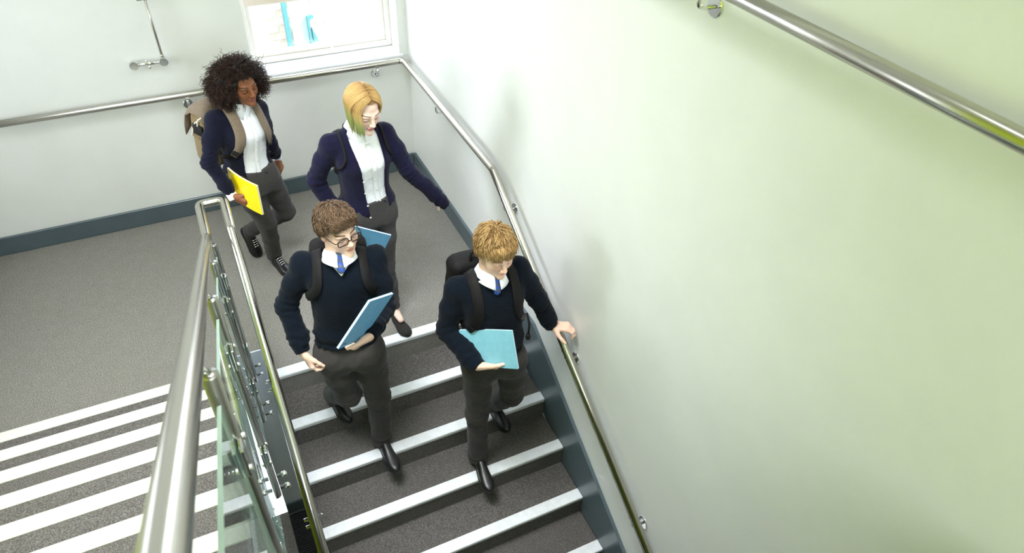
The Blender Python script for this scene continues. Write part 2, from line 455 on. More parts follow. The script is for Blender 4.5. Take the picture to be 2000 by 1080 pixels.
st = empty('staircase', (-0.8, Y1, ZLOW), 'grey carpeted flight with pale nosings going down beside the right-hand wall', 'staircase')
for i in range(1, 12):
    yf = Y1 - (i-1)*G; z = -(i-1)*H
    yb = yf + G + 0.004 if i > 1 else yf + 0.031
    V, F = box((XR0, yf, z-H-0.12 if i < 11 else ZLOW), (XR1, yb, z), 0.003)
    mesh_obj('step', V, F, MAT['stair_carpet'] if i > 1 else MAT['carpet'], st, False)
    V, F = nosing_bar(XR0+0.002, XR1-0.001, yf, z, +1)
    mesh_obj('nosing', V, F, MAT['nosing'], st, False)
ys0, ys1 = Y1+0.02, Y1-10*G
V, F = prism([(YF-0.0, -0.005), (YF, -0.30), (Y1-0.05, -0.42), (ys1, nz(ys1)-0.36), (ys1, nz(ys1)+0.03), (Y1, 0.012), (YF, 0.012)], 0, XR0-0.012, XR0)
mesh_obj('string', V, F, MAT['fascia'], st, False)

su = empty('staircase', (-2.5, YL, 0), 'grey carpeted flight with pale bounce-tinted nosings climbing at the left of the glass balustrade', 'staircase')
for i in range(1, 11):
    yf = YL - (i-1)*G; z = i*H
    V, F = box((XL0, yf-G-0.03, z-H-0.10 if i > 1 else 0.0), (XL1, yf, z), 0.003)
    mesh_obj('step', V, F, MAT['stair_carpet'], su, False)
    V, F = nosing_bar(XL0+0.002, XL1-0.002, yf, z, -1)
    mesh_obj('nosing', V, F, MAT['nosing_bounce_tint'], su, False)
def nu(y): return H + (YL-y)*S
yu1 = YL-9.6*G
V, F = prism([(YL+0.03, 0.0), (YL+0.03, 0.10), (YL-0.1, nu(YL-0.1)+0.02), (yu1, nu(yu1)+0.02), (yu1, nu(yu1)-0.36), (YL-0.35, 0.0), (YF-0.0, -0.28), (YF, 0.0)], 0, XL1, XL1+0.012)
mesh_obj('string', V, F, MAT['fascia'], su, False)
V, F = box((XL0, yu1, nu(yu1)-0.45), (XL1, yu1+0.02, nu(yu1)-0.3)); mesh_obj('trimmer', V, F, MAT['fascia'], su, False)

# entrance mat on the lower floor
em = empty('entrance_mat', (-1.68, -2.4, ZLOW), 'black ribbed mat on the lower floor in the stairwell gap', 'mat')
V, F = box((-1.771, -3.6, ZLOW), (-1.586, -1.71, ZLOW+0.008)); mesh_obj('mat_base', V, F, MAT['rubber'], em, False)
ribs = join([box((-1.77, -3.59+0.02*k, ZLOW+0.008), (-1.587, -3.581+0.02*k, ZLOW+0.015)) for k in range(94)])
ro = mesh_obj('rib', ribs[0], ribs[1], MAT['rubber'], em, False); ro['kind'] = 'stuff'

# ------------------------------------------------------------------ balustrade between the flights
RR = 0.0241
XLR, XRR = -1.729, -1.600
bal = empty('stair_balustrade', (-1.66, YF, 0), 'stainless balustrade with glass panels and a looped handrail between the two flights', 'balustrade')
def zrl(y): return HR + 0.5800*(-1.804-y) if y < -1.804 else HR
def zrr(y): return HR - S*(-1.774-y) if y < -1.774 else HR
rail_path = fillet([(XLR, -5.7, zrl(-4.95)), (XLR, -4.95, zrl(-4.95)), (XLR, -1.804, HR), (XLR, -1.482, HR), (XRR, -1.482, HR), (XRR, -1.774, HR), (XRR, -5.2, zrr(-5.2))], 0.035, 7)
V, F = tube(rail_path, RR, 24); mesh_obj('handrail', V, F, MAT['steel'], bal)
XP = -1.708
def make_post(x, y, ztop, zrail, side):
    V, F = lathe((x, y, ztop-1.08), (0, 0, 1), [(0, .0155), (.003, .0175), (1.076, .0175), (1.08, .0155)], 20)
    po = mesh_obj('post', V, F, MAT['post'], bal)
    V, F = lathe((x, y, ztop), (XLR-x if side < 0 else XRR-x, 0, zrail-0.02-ztop), [(0, .007), (max(0.01, zrail-0.015-ztop), .007)], 10)
    mesh_obj('rail_stem', V, F, MAT['chrome'], po)
    for dz in (0.235, 0.775):
        zc = ztop - dz
        for sy in (-1, 1):
            parts = []
            for sx in (-1, 1):
                parts.append(box((x+sx*0.0115-0.0045, y+0.015 if sy > 0 else y-0.054, zc-0.045), (x+sx*0.0115+0.0045, y+0.054 if sy > 0 else y-0.015, zc+0.045), 0.003, 2))
                parts.append(lathe((x+sx*0.007, y+sy*0.045, zc-0.025), (sx, 0, 0), [(0, .009), (.012, .009), (.015, .006)], 12))
            V, F = join(parts); mesh_obj('glass_clamp', V, F, MAT['chrome'], po, False)
    for dz in (0.045, 0.125):
        V, F = lathe((x-0.075 if side < 0 else x-0.055, y, ztop-1.08+dz), (1, 0, 0), [(0, .011), (.055, .011)], 12)
        mesh_obj('spacer', V, F, MAT['chrome'], po, True)
        V, F = lathe((x+0.02, y, ztop-1.08+dz), (1, 0, 0), [(0, .008), (.018, .008), (.019, .0125), (.034, .0125), (.040, .008)], 14)
        mesh_obj('bolt', V, F, MAT['chrome'], po, True)
post_y = [-1.83, -2.50, -3.30, -4.05, -4.80]
for y in post_y:
    make_post(XP, y, zrl(y)-0.05, zrl(y), -1)
post_r = [-1.90, -2.65, -3.40, -4.15, -4.9]
for y in post_r:
    make_post(XRR, y, zrr(y)-0.05, zrr(y), 1)
def panel(x, ya, yb, zf, top, bot):
    ya -= 0.032; yb += 0.032
    V, F = prism([(ya, zf(ya)-top), (yb, zf(yb)-top), (yb, zf(yb)-bot), (ya, zf(ya)-bot)], 0, x-0.004, x+0.004)
    o = mesh_obj('glass_panel', V, F, MAT['glass'], bal, False)
    o.data.materials.append(MAT['glass_edge'])
    for p in o.data.polygons:
        if abs(p.normal.x) < 0.5: p.material_index = 1
    return o
for a, b_ in zip(post_y[:-1], post_y[1:]): panel(XP, a, b_, zrl, 0.13, 1.02)
for a, b_ in zip(post_r[:-1], post_r[1:]): panel(XRR, a, b_, zrr, 0.13, 1.02)

# ------------------------------------------------------------------ wall handrails
def wall_rail(label, pts, brackets, group):
    t = empty('wall_handrail', A(pts[0]), label, 'handrail', group)
    V, F = tube(fillet(pts, 0.05, 7), RR, 24); mesh_obj('rail', V, F, MAT['steel'], t)
    for (wall, c, top) in brackets:
        c = A(c, float); nrm = A([-1.0, 0, 0]) if wall == 'x' else A([0, -1.0, 0])
        V, F = lathe(c, nrm, [(0, .036), (.005, .036), (.0075, .033)], 24); ro = mesh_obj('rosette', V, F, MAT['chrome'], t, False)
        e = A(top, float)
        mid = c + nrm*0.062; mid2 = A([e[0], e[1], c[2]]) if wall == 'x' else A([e[0], e[1], c[2]])
        V, F = tube(fillet([c+nrm*0.005, mid2, e-A([0, 0, RR*0.8])], 0.03, 5), 0.0075, 12); mesh_obj('bracket_arm', V, F, MAT['chrome'], ro)
        V, F = box(e+A([-0.014, -0.03, -RR-0.004]), e+A([0.014, 0.03, -RR+0.004]), 0.002)
        mesh_obj('saddle', V, F, MAT['chrome'], ro, False)
xo = 0.0745
yb = -1.774
def zw(y): return HR - S*(yb-y) if y < yb else HR
wall_rail('stainless handrail round the landing walls and down the right-hand wall', [(-3.22, -xo, HR), (-xo, -xo, HR), (-xo, yb, HR), (-xo, -5.2, zw(-5.2))],
          [('y', (-1.647, 0, 0.905), (-1.647, -xo, HR)), ('y', (-0.278, 0, 0.905), (-0.278, -xo, HR)), ('y', (-2.95, 0, 0.905), (-2.95, -xo, HR)),
           ('x', (0, -0.79, 0.905), (-xo, -0.79, HR)), ('x', (0, -1.95, zw(-1.95)-0.09), (-xo, -1.95, zw(-1.95))),
           ('x', (0, -2.80, zw(-2.80)-0.09), (-xo, -2.80, zw(-2.80))), ('x', (0, -3.63, zw(-3.63)-0.09), (-xo, -3.63, zw(-3.63))), ('x', (0, -4.5, zw(-4.5)-0.09), (-xo, -4.5, zw(-4.5)))], None)
wall_rail('stainless handrail of the upper landing, high on the right-hand wall', [(-xo, -2.9, 2.592), (-xo, -5.7, 2.598)],
          [('x', (0, -3.32, 2.50), (-xo, -3.32, 2.593)), ('x', (0, -5.35, 2.50), (-xo, -5.35, 2.597))], None)

# chrome fitting on the wall left of the window
wf = empty('wall_fitting', (-1.81, 0, 1.25), 'chrome bar fitting with two round knobs and a thin riser, left of the window', 'fitting')
for x in (-1.905, -1.722):
    V, F = lathe((x, 0, 1.25), (0, -1, 0), [(0, .020), (.028, .020), (.03, .030), (.058, .030), (.062, .027)], 22); mesh_obj('knob', V, F, MAT['chrome'], wf, False)
V, F = tube([(-1.885, -0.045, 1.25), (-1.742, -0.045, 1.25)], 0.013, 16); mesh_obj('bar', V, F, MAT['chrome'], wf)
V, F = join([lathe((-1.815, -0.045, 1.235), (0, 0, -1), [(0, .008), (.02, .008), (.022, .006)], 12), lathe((-1.825, -0.045, 1.26), (0, 0, 1), [(0, .006), (.018, .006)], 12)])
mesh_obj('outlet', V, F, MAT['chrome'], wf)
V, F = join([tube([(-1.722, -0.045, 1.275), (-1.722, -0.045, 1.70)], 0.0075, 12), lathe((-1.722, -0.045, 1.27), (0, 0, 1), [(0, .012), (.025, .012), (.03, .009)], 14)])
mesh_obj('riser', V, F, MAT['steel'], wf)
V, F = join([box((-1.772, -0.055, 1.655), (-1.672, -0.035, 1.675), 0.004), lathe((-1.722, 0, 1.665), (0, -1, 0), [(0, .014), (.05, .012)], 12)])
mesh_obj('riser_bracket', V, F, MAT['steel'], wf, False)

# ------------------------------------------------------------------ distance-field modelling of bodies and clothes
NOISE = [np.random.default_rng(100+i).random((32, 32, 32)).astype(np.float32) for i in range(3)]
def vnoise(X, Y, Z, scale, k=0):
    L = NOISE[k]
    x, y, z = X/scale+50.3, Y/scale+71.7, Z/scale+33.1
    xi, yi, zi = np.floor(x).astype(int), np.floor(y).astype(int), np.floor(z).astype(int)
    fx, fy, fz = x-xi, y-yi, z-zi
    fx, fy, fz = fx*fx*(3-2*fx), fy*fy*(3-2*fy), fz*fz*(3-2*fz)
    r = 0
    for a in (0, 1):
        for b in (0, 1):
            for c in (0, 1):
                w = (fx if a else 1-fx)*(fy if b else 1-fy)*(fz if c else 1-fz)
                r = r + w*L[(xi+a) & 31, (yi+b) & 31, (zi+c) & 31]
    return r*2-1

def smin(a, b, k):
    h = np.maximum(k-np.abs(a-b), 0)/k
    return np.minimum(a, b) - h*h*k*0.25

class Field:
    def __init__(s, lo, hi, res):
        s.lo = A(lo, float); s.res = res
        s.n = np.ceil((A(hi, float)-s.lo)/res).astype(int)+1
        s.ax = [(s.lo[i]+np.arange(s.n[i])*res).astype(np.float32) for i in range(3)]
        s.v = np.full(tuple(s.n), 1.0, np.float32)
    def sub(s, lo, hi):
        a = np.clip(np.floor((A(lo)-s.lo)/s.res).astype(int), 0, s.n); b = np.clip(np.ceil((A(hi)-s.lo)/s.res).astype(int)+1, 0, s.n)
        return tuple(slice(int(a[i]), int(max(b[i], a[i]))) for i in range(3))
    def grids(s, sl):
        return s.ax[0][sl[0]][:, None, None], s.ax[1][sl[1]][None, :, None], s.ax[2][sl[2]][None, None, :]
    def add(s, fn, lo, hi, k=0.02):
        sl = s.sub(lo, hi)
        if any(q.stop <= q.start for q in sl): return
        d = fn(*s.grids(sl)); s.v[sl] = smin(s.v[sl], d, k)
    def cut(s, fn, lo=None, hi=None, k=0.0):
        sl = s.sub(lo, hi) if lo is not None else tuple(slice(0, int(n)) for n in s.n)
        d = fn(*s.grids(sl))
        s.v[sl] = -smin(-s.v[sl], d, k) if k > 0 else np.maximum(s.v[sl], -d)
    def cone(s, a, b, ra, rb, k=0.02, flat=None, ends=None):
        a, b = A(a, float), A(b, float); m = max(ra, rb)+k+2*s.res
        def fn(X, Y, Z):
            ab = b-a; q = [X-a[0], Y-a[1], Z-a[2]]
            if flat is not None:
                n, sc = flat; c = (q[0]*n[0]+q[1]*n[1]+q[2]*n[2])*(1/sc-1)
                q = [q[i]+n[i]*c for i in range(3)]
                cb = (ab @ n)*(1/sc-1); ab = ab + n*cb
            t = np.clip((q[0]*ab[0]+q[1]*ab[1]+q[2]*ab[2])/(ab @ ab+1e-12), 0, 1)
            d = np.sqrt((q[0]-t*ab[0])**2+(q[1]-t*ab[1])**2+(q[2]-t*ab[2])**2) - (ra+(rb-ra)*t)
            if flat is not None: d = d*max(flat[1], 0.5)
            if ends is not None:
                for (p, nn) in ends:
                    d = np.maximum(d, (X-p[0])*nn[0]+(Y-p[1])*nn[1]+(Z-p[2])*nn[2])
            return d
        s.add(fn, np.minimum(a, b)-m, np.maximum(a, b)+m, k)
    def ell(s, c, R, r, k=0.02, cut=False):
        """ellipsoid with centre c, rotation R (columns = axes) and radii r"""
        c = A(c, float); r = A(r, float); m = max(r)+k+2*s.res
        def fn(X, Y, Z):
            q = [X-c[0], Y-c[1], Z-c[2]]
            l = [(q[0]*R[0, i]+q[1]*R[1, i]+q[2]*R[2, i])/r[i] for i in range(3)]
            k0 = np.sqrt(l[0]**2+l[1]**2+l[2]**2); k1 = np.sqrt((l[0]/r[0])**2+(l[1]/r[1])**2+(l[2]/r[2])**2)
            return k0*(k0-1)/(k1+1e-9)
        if cut: s.cut(fn, c-m, c+m, k)
        else: s.add(fn, c-m, c+m, k)
    def disp(s, fn, band=0.03):
        idx = np.nonzero(np.abs(s.v) < band)
        X, Y, Z = s.ax[0][idx[0]], s.ax[1][idx[1]], s.ax[2][idx[2]]
        s.v[idx] += fn(X, Y, Z)
    def sample(s, P):
        P = np.asarray(P, float); g = (P-s.lo)/s.res
        i = np.clip(np.floor(g).astype(int), 0, s.n-2); f = np.clip(g-i, 0, 1)
        out = 0
        for a in (0, 1):
            for b in (0, 1):
                for c in (0, 1):
                    w = (f[..., 0] if a else 1-f[..., 0])*(f[..., 1] if b else 1-f[..., 1])*(f[..., 2] if c else 1-f[..., 2])
                    out = out + w*s.v[i[..., 0]+a, i[..., 1]+b, i[..., 2]+c]
        return out
    def grad(s, P):
        P = np.asarray(P, float); e = s.res
        g = np.stack([s.sample(P+A([e, 0, 0]))-s.sample(P-A([e, 0, 0])), s.sample(P+A([0, e, 0]))-s.sample(P-A([0, e, 0])), s.sample(P+A([0, 0, e]))-s.sample(P-A([0, 0, e]))], -1)
        return g/(np.linalg.norm(g, axis=-1, keepdims=True)+1e-9)
    def mesh(s):
        v = np.pad(s.v, 1, constant_values=1.0)
        ins = v < 0; n = v.shape
        c = np.zeros((n[0]-1, n[1]-1, n[2]-1), np.int8)
        for a in (0, 1):
            for b in (0, 1):
                for d in (0, 1):
                    c += ins[a:n[0]-1+a, b:n[1]-1+b, d:n[2]-1+d]
        act = np.argwhere((c > 0) & (c < 8))
        ids = np.full(c.shape, -1, np.int64); ids[tuple(act.T)] = np.arange(len(act))
        corner = {}
        for a in (0, 1):
            for b in (0, 1):
                for d in (0, 1):
                    corner[a, b, d] = v[act[:, 0]+a, act[:, 1]+b, act[:, 2]+d]
        acc = np.zeros((len(act), 3)); cnt = np.zeros(len(act))
        for ax in range(3):
            for u in (0, 1):
                for w in (0, 1):
                    p = [u, w]; p.insert(ax, 0); q = [u, w]; q.insert(ax, 1)
                    v0, v1 = corner[tuple(p)], corner[tuple(q)]
                    m = (v0 < 0) != (v1 < 0)
                    t = np.where(m, v0/(v0-v1+1e-20), 0)
                    pos = np.repeat(A([p], float), len(act), 0); pos[:, ax] = t
                    acc[m] += pos[m]; cnt[m] += 1
        V = s.lo + (act + acc/cnt[:, None] - 1)*s.res
        F = []
        for ax in range(3):
            o = [i for i in range(3) if i != ax]
            sl0 = [slice(1, n[i]-1) for i in range(3)]; sl1 = list(sl0)
            sl0[ax] = slice(0, n[ax]-1); sl1[ax] = slice(1, n[ax])
            i0, i1 = ins[tuple(sl0)], ins[tuple(sl1)]
            e = np.argwhere(i0 != i1)
            flip = i0[tuple(e.T)]
            e = e + A([0 if i == ax else 1 for i in range(3)])
            du = np.zeros(3, int); du[o[0]] = 1; dw = np.zeros(3, int); dw[o[1]] = 1
            g = lambda x: ids[x[:, 0], x[:, 1], x[:, 2]]
            q = np.stack([g(e-du-dw), g(e-dw), g(e), g(e-du)], 1)
            fl = flip if ax != 1 else ~flip
            q[~fl] = q[~fl][:, ::-1]
            F.append(q)
        return V, np.concatenate(F)

def unit(v):
    v = np.asarray(v, float); return v/np.linalg.norm(v)
def catmull(P, n):
    P = [A(p, float) for p in P]; P = [2*P[0]-P[1]] + P + [2*P[-1]-P[-2]]; out = []
    m = len(P)-3
    for k in range(n):
        u = k/(n-1)*m; i = min(int(u), m-1); t = u-i
        a, b, c, d = P[i:i+4]
        out.append(0.5*((2*b)+(-a+c)*t+(2*a-5*b+4*c-d)*t*t+(-a+3*b-3*c+d)*t**3))
    return A(out)

def strands(P, W, sides=4, flat=1.0):
    """P (n,m,3) paths, W (m,) or (n,m) radii -> one mesh of tapered tubes"""
    n, m, _ = P.shape
    T = np.gradient(P, axis=1); T /= np.linalg.norm(T, axis=2, keepdims=True)+1e-9
    ref = A([0.31, 0.52, 0.79])
    x = np.cross(T, ref); x /= np.linalg.norm(x, axis=2, keepdims=True)+1e-9
    y = np.cross(T, x)
    W = np.broadcast_to(W, (n, m))
    V = np.empty((n, m, sides, 3))
    for k in range(sides):
        th = 2*math.pi*k/sides
        V[:, :, k] = P + W[..., None]*(math.cos(th)*x + flat*math.sin(th)*y)
    base = (np.arange(n)[:, None, None]*m + np.arange(m-1)[None, :, None])*sides
    k = np.arange(sides)[None, None, :]; k2 = (k+1) % sides
    F = np.stack([base+k, base+k2, base+sides+k2, base+sides+k], -1).reshape(-1, 4)
    return V.reshape(-1, 3), F

def ribbon(P, Wv, Nv, w, th):
    """band along P, width direction Wv, normal Nv"""
    P = A(P); n = len(P); w = np.broadcast_to(w, n)[:, None]
    V = np.concatenate([P+Wv*w/2+Nv*0, P+Wv*w*0.42+Nv*th, P-Wv*w*0.42+Nv*th, P-Wv*w/2+Nv*0, P-Wv*w*0.42-Nv*th*0.3, P+Wv*w*0.42-Nv*th*0.3])
    F = []
    for i in range(n-1):
        for k in range(6):
            k2 = (k+1) % 6
            F.append((k*n+i, k2*n+i, k2*n+i+1, k*n+i+1))
    F.append(tuple(k*n for k in range(6))); F.append(tuple(k*n+n-1 for k in range(6))[::-1])
    return V, F

class Frame:
    """torso frame: pelvis, neck base, left and forward axes that turn from hips to shoulders"""
    def __init__(s, J, back=0.045):
        s.pel = A(J['pel']); nec = A(J['nec'])
        U = unit(nec-s.pel)
        L1 = unit(A(J['shoL'])-A(J['shoR'])); L1 = unit(L1-U*(L1 @ U)); F1 = np.cross(L1, U)
        nb = nec - F1*back
        U = unit(nb-s.pel); s.U = U; s.nb = nb; s.len = float(np.linalg.norm(nb-s.pel))
        L1 = unit(L1-U*(L1 @ U))
        L0 = unit(A(J['hipL'])-A(J['hipR'])); L0 = unit(0.6*unit(L0-U*(L0 @ U))+0.4*L1)
        s.L0, s.L1 = L0, L1; s.F0, s.F1 = np.cross(L0, U), np.cross(L1, U)
    def at(s, x, y, h):
        """point from left offset x, forward offset y, height fraction h"""
        t = min(max(h, 0), 1); L = unit(s.L0*(1-t)+s.L1*t); F = np.cross(L, s.U)
        return s.pel + s.U*h*s.len + L*x + F*y
    def coords(s, X, Y, Z):
        q = [X-s.pel[0], Y-s.pel[1], Z-s.pel[2]]
        dot = lambda v: q[0]*v[0]+q[1]*v[1]+q[2]*v[2]
        h = dot(s.U)/s.len; t = np.clip(h, 0, 1)
        return dot(s.L0)*(1-t)+dot(s.L1)*t, dot(s.F0)*(1-t)+dot(s.F1)*t, h
    def torso(s, prof, h0, h1, dw=0.0, exp=2.3):
        prof = A(prof, float); hs = np.linspace(prof[0, 0], prof[-1, 0], 120)
        tab = []
        for c in (1, 2, 3):
            y = np.interp(hs, prof[:, 0], prof[:, c]); kk = np.ones(9)/9
            yp = np.concatenate([[y[0]]*4, y, [y[-1]]*4]); tab.append(np.convolve(yp, kk, 'valid'))
        def fn(X, Y, Z):
            x, y, h = s.coords(X, Y, Z)
            hw = np.interp(h, hs, tab[0])+dw; hd = np.interp(h, hs, tab[1])+dw; yo = np.interp(h, hs, tab[2])
            r = ((np.abs(x)/hw)**exp+(np.abs(y-yo)/hd)**exp)**(1/exp)
            d = (r-1)*np.minimum(hw, hd)
            return np.maximum(np.maximum(d, (h0-h)*s.len), (h-h1)*s.len)
        return fn

def hand_field(W, D, N, side, curl, thumb, scale, extra_wrist):
    """W wrist, D towards the knuckles, N out of the palm; curl = per finger (a,b,c) degrees; thumb = (out, fwd, in)"""
    W, D = A(W, float), unit(D); N = unit(A(N, float)-D*(A(N, float) @ D))
    T = np.cross(D, N)*(1 if side == 'R' else -1)
    k = scale
    f = Field(W-0.2*k*1.05, W+0.2*k*1.05, 0.0024)
    FA = unit(extra_wrist)
    f.cone(W-FA*0.05*k, W, .022*k, .021*k, .012); f.cone(W, W+D*0.02*k, .021*k, .0215*k, .012, (N, 0.80))
    for a, b, r0, r1 in ((.022, .026, .015, .0125), (.007, .009, .016, .013), (-.009, -.009, .016, .013), (-.022, -.025, .015, .0115)):
        f.cone(W+T*a*0.75*k+D*.008*k, W+T*b*k+D*.084*k, r0*k, r1*k, .014, (N, 0.82))
    bases = [(.027, .086, .0088), (.0095, .090, .0092), (-.0085, .087, .0088), (-.0255, .079, .0078)]
    lens = [.068, .077, .072, .056]
    for i in range(4):
        p = W + T*bases[i][0]*k + D*bases[i][1]*k; r = bases[i][2]*k; ang = 0
        for q, fr in enumerate((.46, .30, .24)):
            ang += math.radians(curl[i][q])
            spread = T*(bases[i][0]*1.2)*max(0, 1-ang/1.5)
            d = unit(D*math.cos(ang)+N*math.sin(ang)+spread)
            e = p+d*lens[i]*fr*k
            f.cone(p, e, r, r*0.88, .006 if q else .012); r *= 0.90; p = e
    d = unit(T*thumb[0]+D*thumb[1]+N*thumb[2])
    p = W+T*.020*k+D*.022*k+N*.004*k; e = p+d*.044*k
    f.cone(p, e, .0145*k, .0115*k, .016)
    d2 = unit(d+unit(D*0.7+N*0.35)*0.55); e2 = e+d2*.031*k
    f.cone(e, e2, .0108*k, .0096*k, .006)
    d3 = unit(d2+unit(D*0.6+N*0.5)*0.35); e3 = e2+d3*.024*k
    f.cone(e2, e3, .0098*k, .0078*k, .005)
    return f

def shoe_mesh(ank, toe, ll, wf=1.0, hf=1.0, low=False, upref=None, tip=0.07):
    ank, toe = A(ank, float), A(toe, float)
    up = A([0, 0, 1.0]) if upref is None else A(upref, float)
    for _ in range(4):
        a = ank-up*0.082; t = toe-up*0.03; f = unit(t-a); up = unit(A([0, 0, 1.0] if upref is None else upref)-f*(A([0, 0, 1.0] if upref is None else upref) @ f))
    side = np.cross(f, up)
    tt = [0, .02, .06, .14, .25, .36, .48, .60, .72, .82, .90, .96, .99, 1.0]
    ww = np.interp(tt, [0, .03, .08, .2, .4, .55, .72, .85, .94, 1], [.012, .024, .030, .034, .034, .039, .044, .040, .028, .008])*wf
    if low: hh = np.interp(tt, [0, .06, .15, .3, .5, .62, .75, .88, .96, 1], [.040, .052, .046, .036, .036, .046, .042, .034, .026, .012])
    else: hh = np.interp(tt, [0, .06, .15, .28, .42, .55, .7, .85, .95, 1], [.050, .076, .086, .086, .074, .058, .046, .036, .027, .010])
    hh = hh*hf
    o = t + f*tip*0.5 - f*ll
    V, F = [], []; n = 16
    for i, q in enumerate(tt):
        c = o+f*q*ll + up*(0.006*max(0, (q-.8)/.2))
        for k in range(n):
            th = 2*math.pi*k/n
            ct, sn = math.cos(th), math.sin(th)
            x = ww[i]*math.copysign(abs(ct)**0.75, ct)
            z = hh[i]*(max(sn, 0)**0.8) if sn > 0 else 0.0
            V.append(c+side*x*(1 if sn >= -0.01 else .92)+up*(z+0.004 + (0 if sn >= -0.01 else -0.003)))
    for i in range(len(tt)-1):
        for k in range(n):
            k2 = (k+1) % n; F.append((i*n+k, (i+1)*n+k, (i+1)*n+k2, i*n+k2))
    F.append(tuple(range(n))); F.append(tuple((len(tt)-1)*n+k for k in range(n))[::-1])
    SV, SF = [], []
    th_ = 0.011
    for j, (zz, gr) in enumerate(((-0.004, .98), (-0.003, 1.05), (th_-0.003, 1.05), (th_-0.001, 1.0))):
        for sgn in (1, -1):
            for i in (range(len(tt)) if sgn > 0 else range(len(tt)-1, -1, -1)):
                q = tt[i]; c = o+f*(q*ll*1.0+(q-.5)*.006)+up*(0.006*max(0, (q-.8)/.2))
                SV.append(c+side*sgn*(ww[i]*gr)+up*zz)
    m = 2*len(tt)
    for j in range(3):
        for k in range(m):
            k2 = (k+1) % m; SF.append((j*m+k, j*m+k2, (j+1)*m+k2, (j+1)*m+k))
    SF.append(tuple(range(m))[::-1]); SF.append(tuple(3*m+k for k in range(m)))
    return (A(V), F), (A(SV), SF), (o, f, up, side)

# head in its own axes: x to the person's left, y out of the face, z up
def head_axes(az, pitch, roll=0.0):
    az, pitch, roll = map(math.radians, (az, pitch, roll))
    f = A([math.cos(az)*math.cos(pitch), math.sin(az)*math.cos(pitch), -math.sin(pitch)])
    l = A([-math.sin(az), math.cos(az), 0.0]); u = np.cross(f, l)
    l2 = math.cos(roll)*l + math.sin(roll)*u; u2 = -math.sin(roll)*l + math.cos(roll)*u
    return np.stack([l2, f, u2], 1)           # columns: left, face, up

def head_field(c, R, k, nb, neck_r, fem):
    f = Field(c-A([.17, .17, .26])*k, c+A([.17, .17, .17])*k, 0.0022)
    P = lambda x, y, z: c+R @ (A([x, y, z])*k)
    E = lambda x, y, z, r, kk=.02, cut=False: f.ell(P(x, y, z), R, A(r)*k, kk, cut)
    E(0, -.012, .035, (.074, .094, .082))
    E(0, .026, -.033, (.059, .062, .076), .03)
    jw = 0.9 if fem else 1.0
    f.cone(P(-.032*jw, .035, -.078), P(0, .071, -.097), .020*k, .016*k, .025); f.cone(P(.032*jw, .035, -.078), P(0, .071, -.097), .020*k, .016*k, .025)
    for s in (-1, 1):
        E(s*.038, .050, -.028, (.024, .026, .026), .025)
        E(s*.024, .074, .020, (.026, .016, .011), .02)
    for s in (-1, 1): E(s*.031, .098, .000, (.018, .016, .012), .012, True)
    for s in (-1, 1): E(s*.031, .0745, -.0005, (.0165, .0135, .0105), .006)
    f.cone(P(0, .086, .012), P(0, .108, -.026), .0075*k, .0105*k, .014)
    for s in (-1, 1): E(s*.0105, .099, -.031, (.0075, .009, .007), .007)
    fl = 1.15 if fem else .85; lx = .021 if fem else .018
    E(0, .089, -.056, (lx, .0095, .0052*fl), .005); E(0, .088, -.0655, (.018, .0095, .0062*fl), .005)
    E(0, .102, -.0605, (.021, .010, .0014), .003, True)
    E(0, .082, -.095, (.016, .012, .013), .012)
    for s in (-1, 1):
        Re = R @ Matrix.Rotation(math.radians(-12), 3, 'X'); Re = A(Re)
        f.ell(P(s*.076, -.008, -.004), Re, A([.0085, .019, .031])*k, .008)
        f.ell(P(s*.084, -.002, .0), Re, A([.006, .011, .018])*k, .004, True)
    base = P(0, -.030, -.055)
    f.cone(base, A(nb), neck_r*1.0, neck_r*1.08, .02)
    f.cone(base, A(nb)-unit(base-A(nb))*0.015, neck_r, neck_r*1.02, .02)
    return f, base

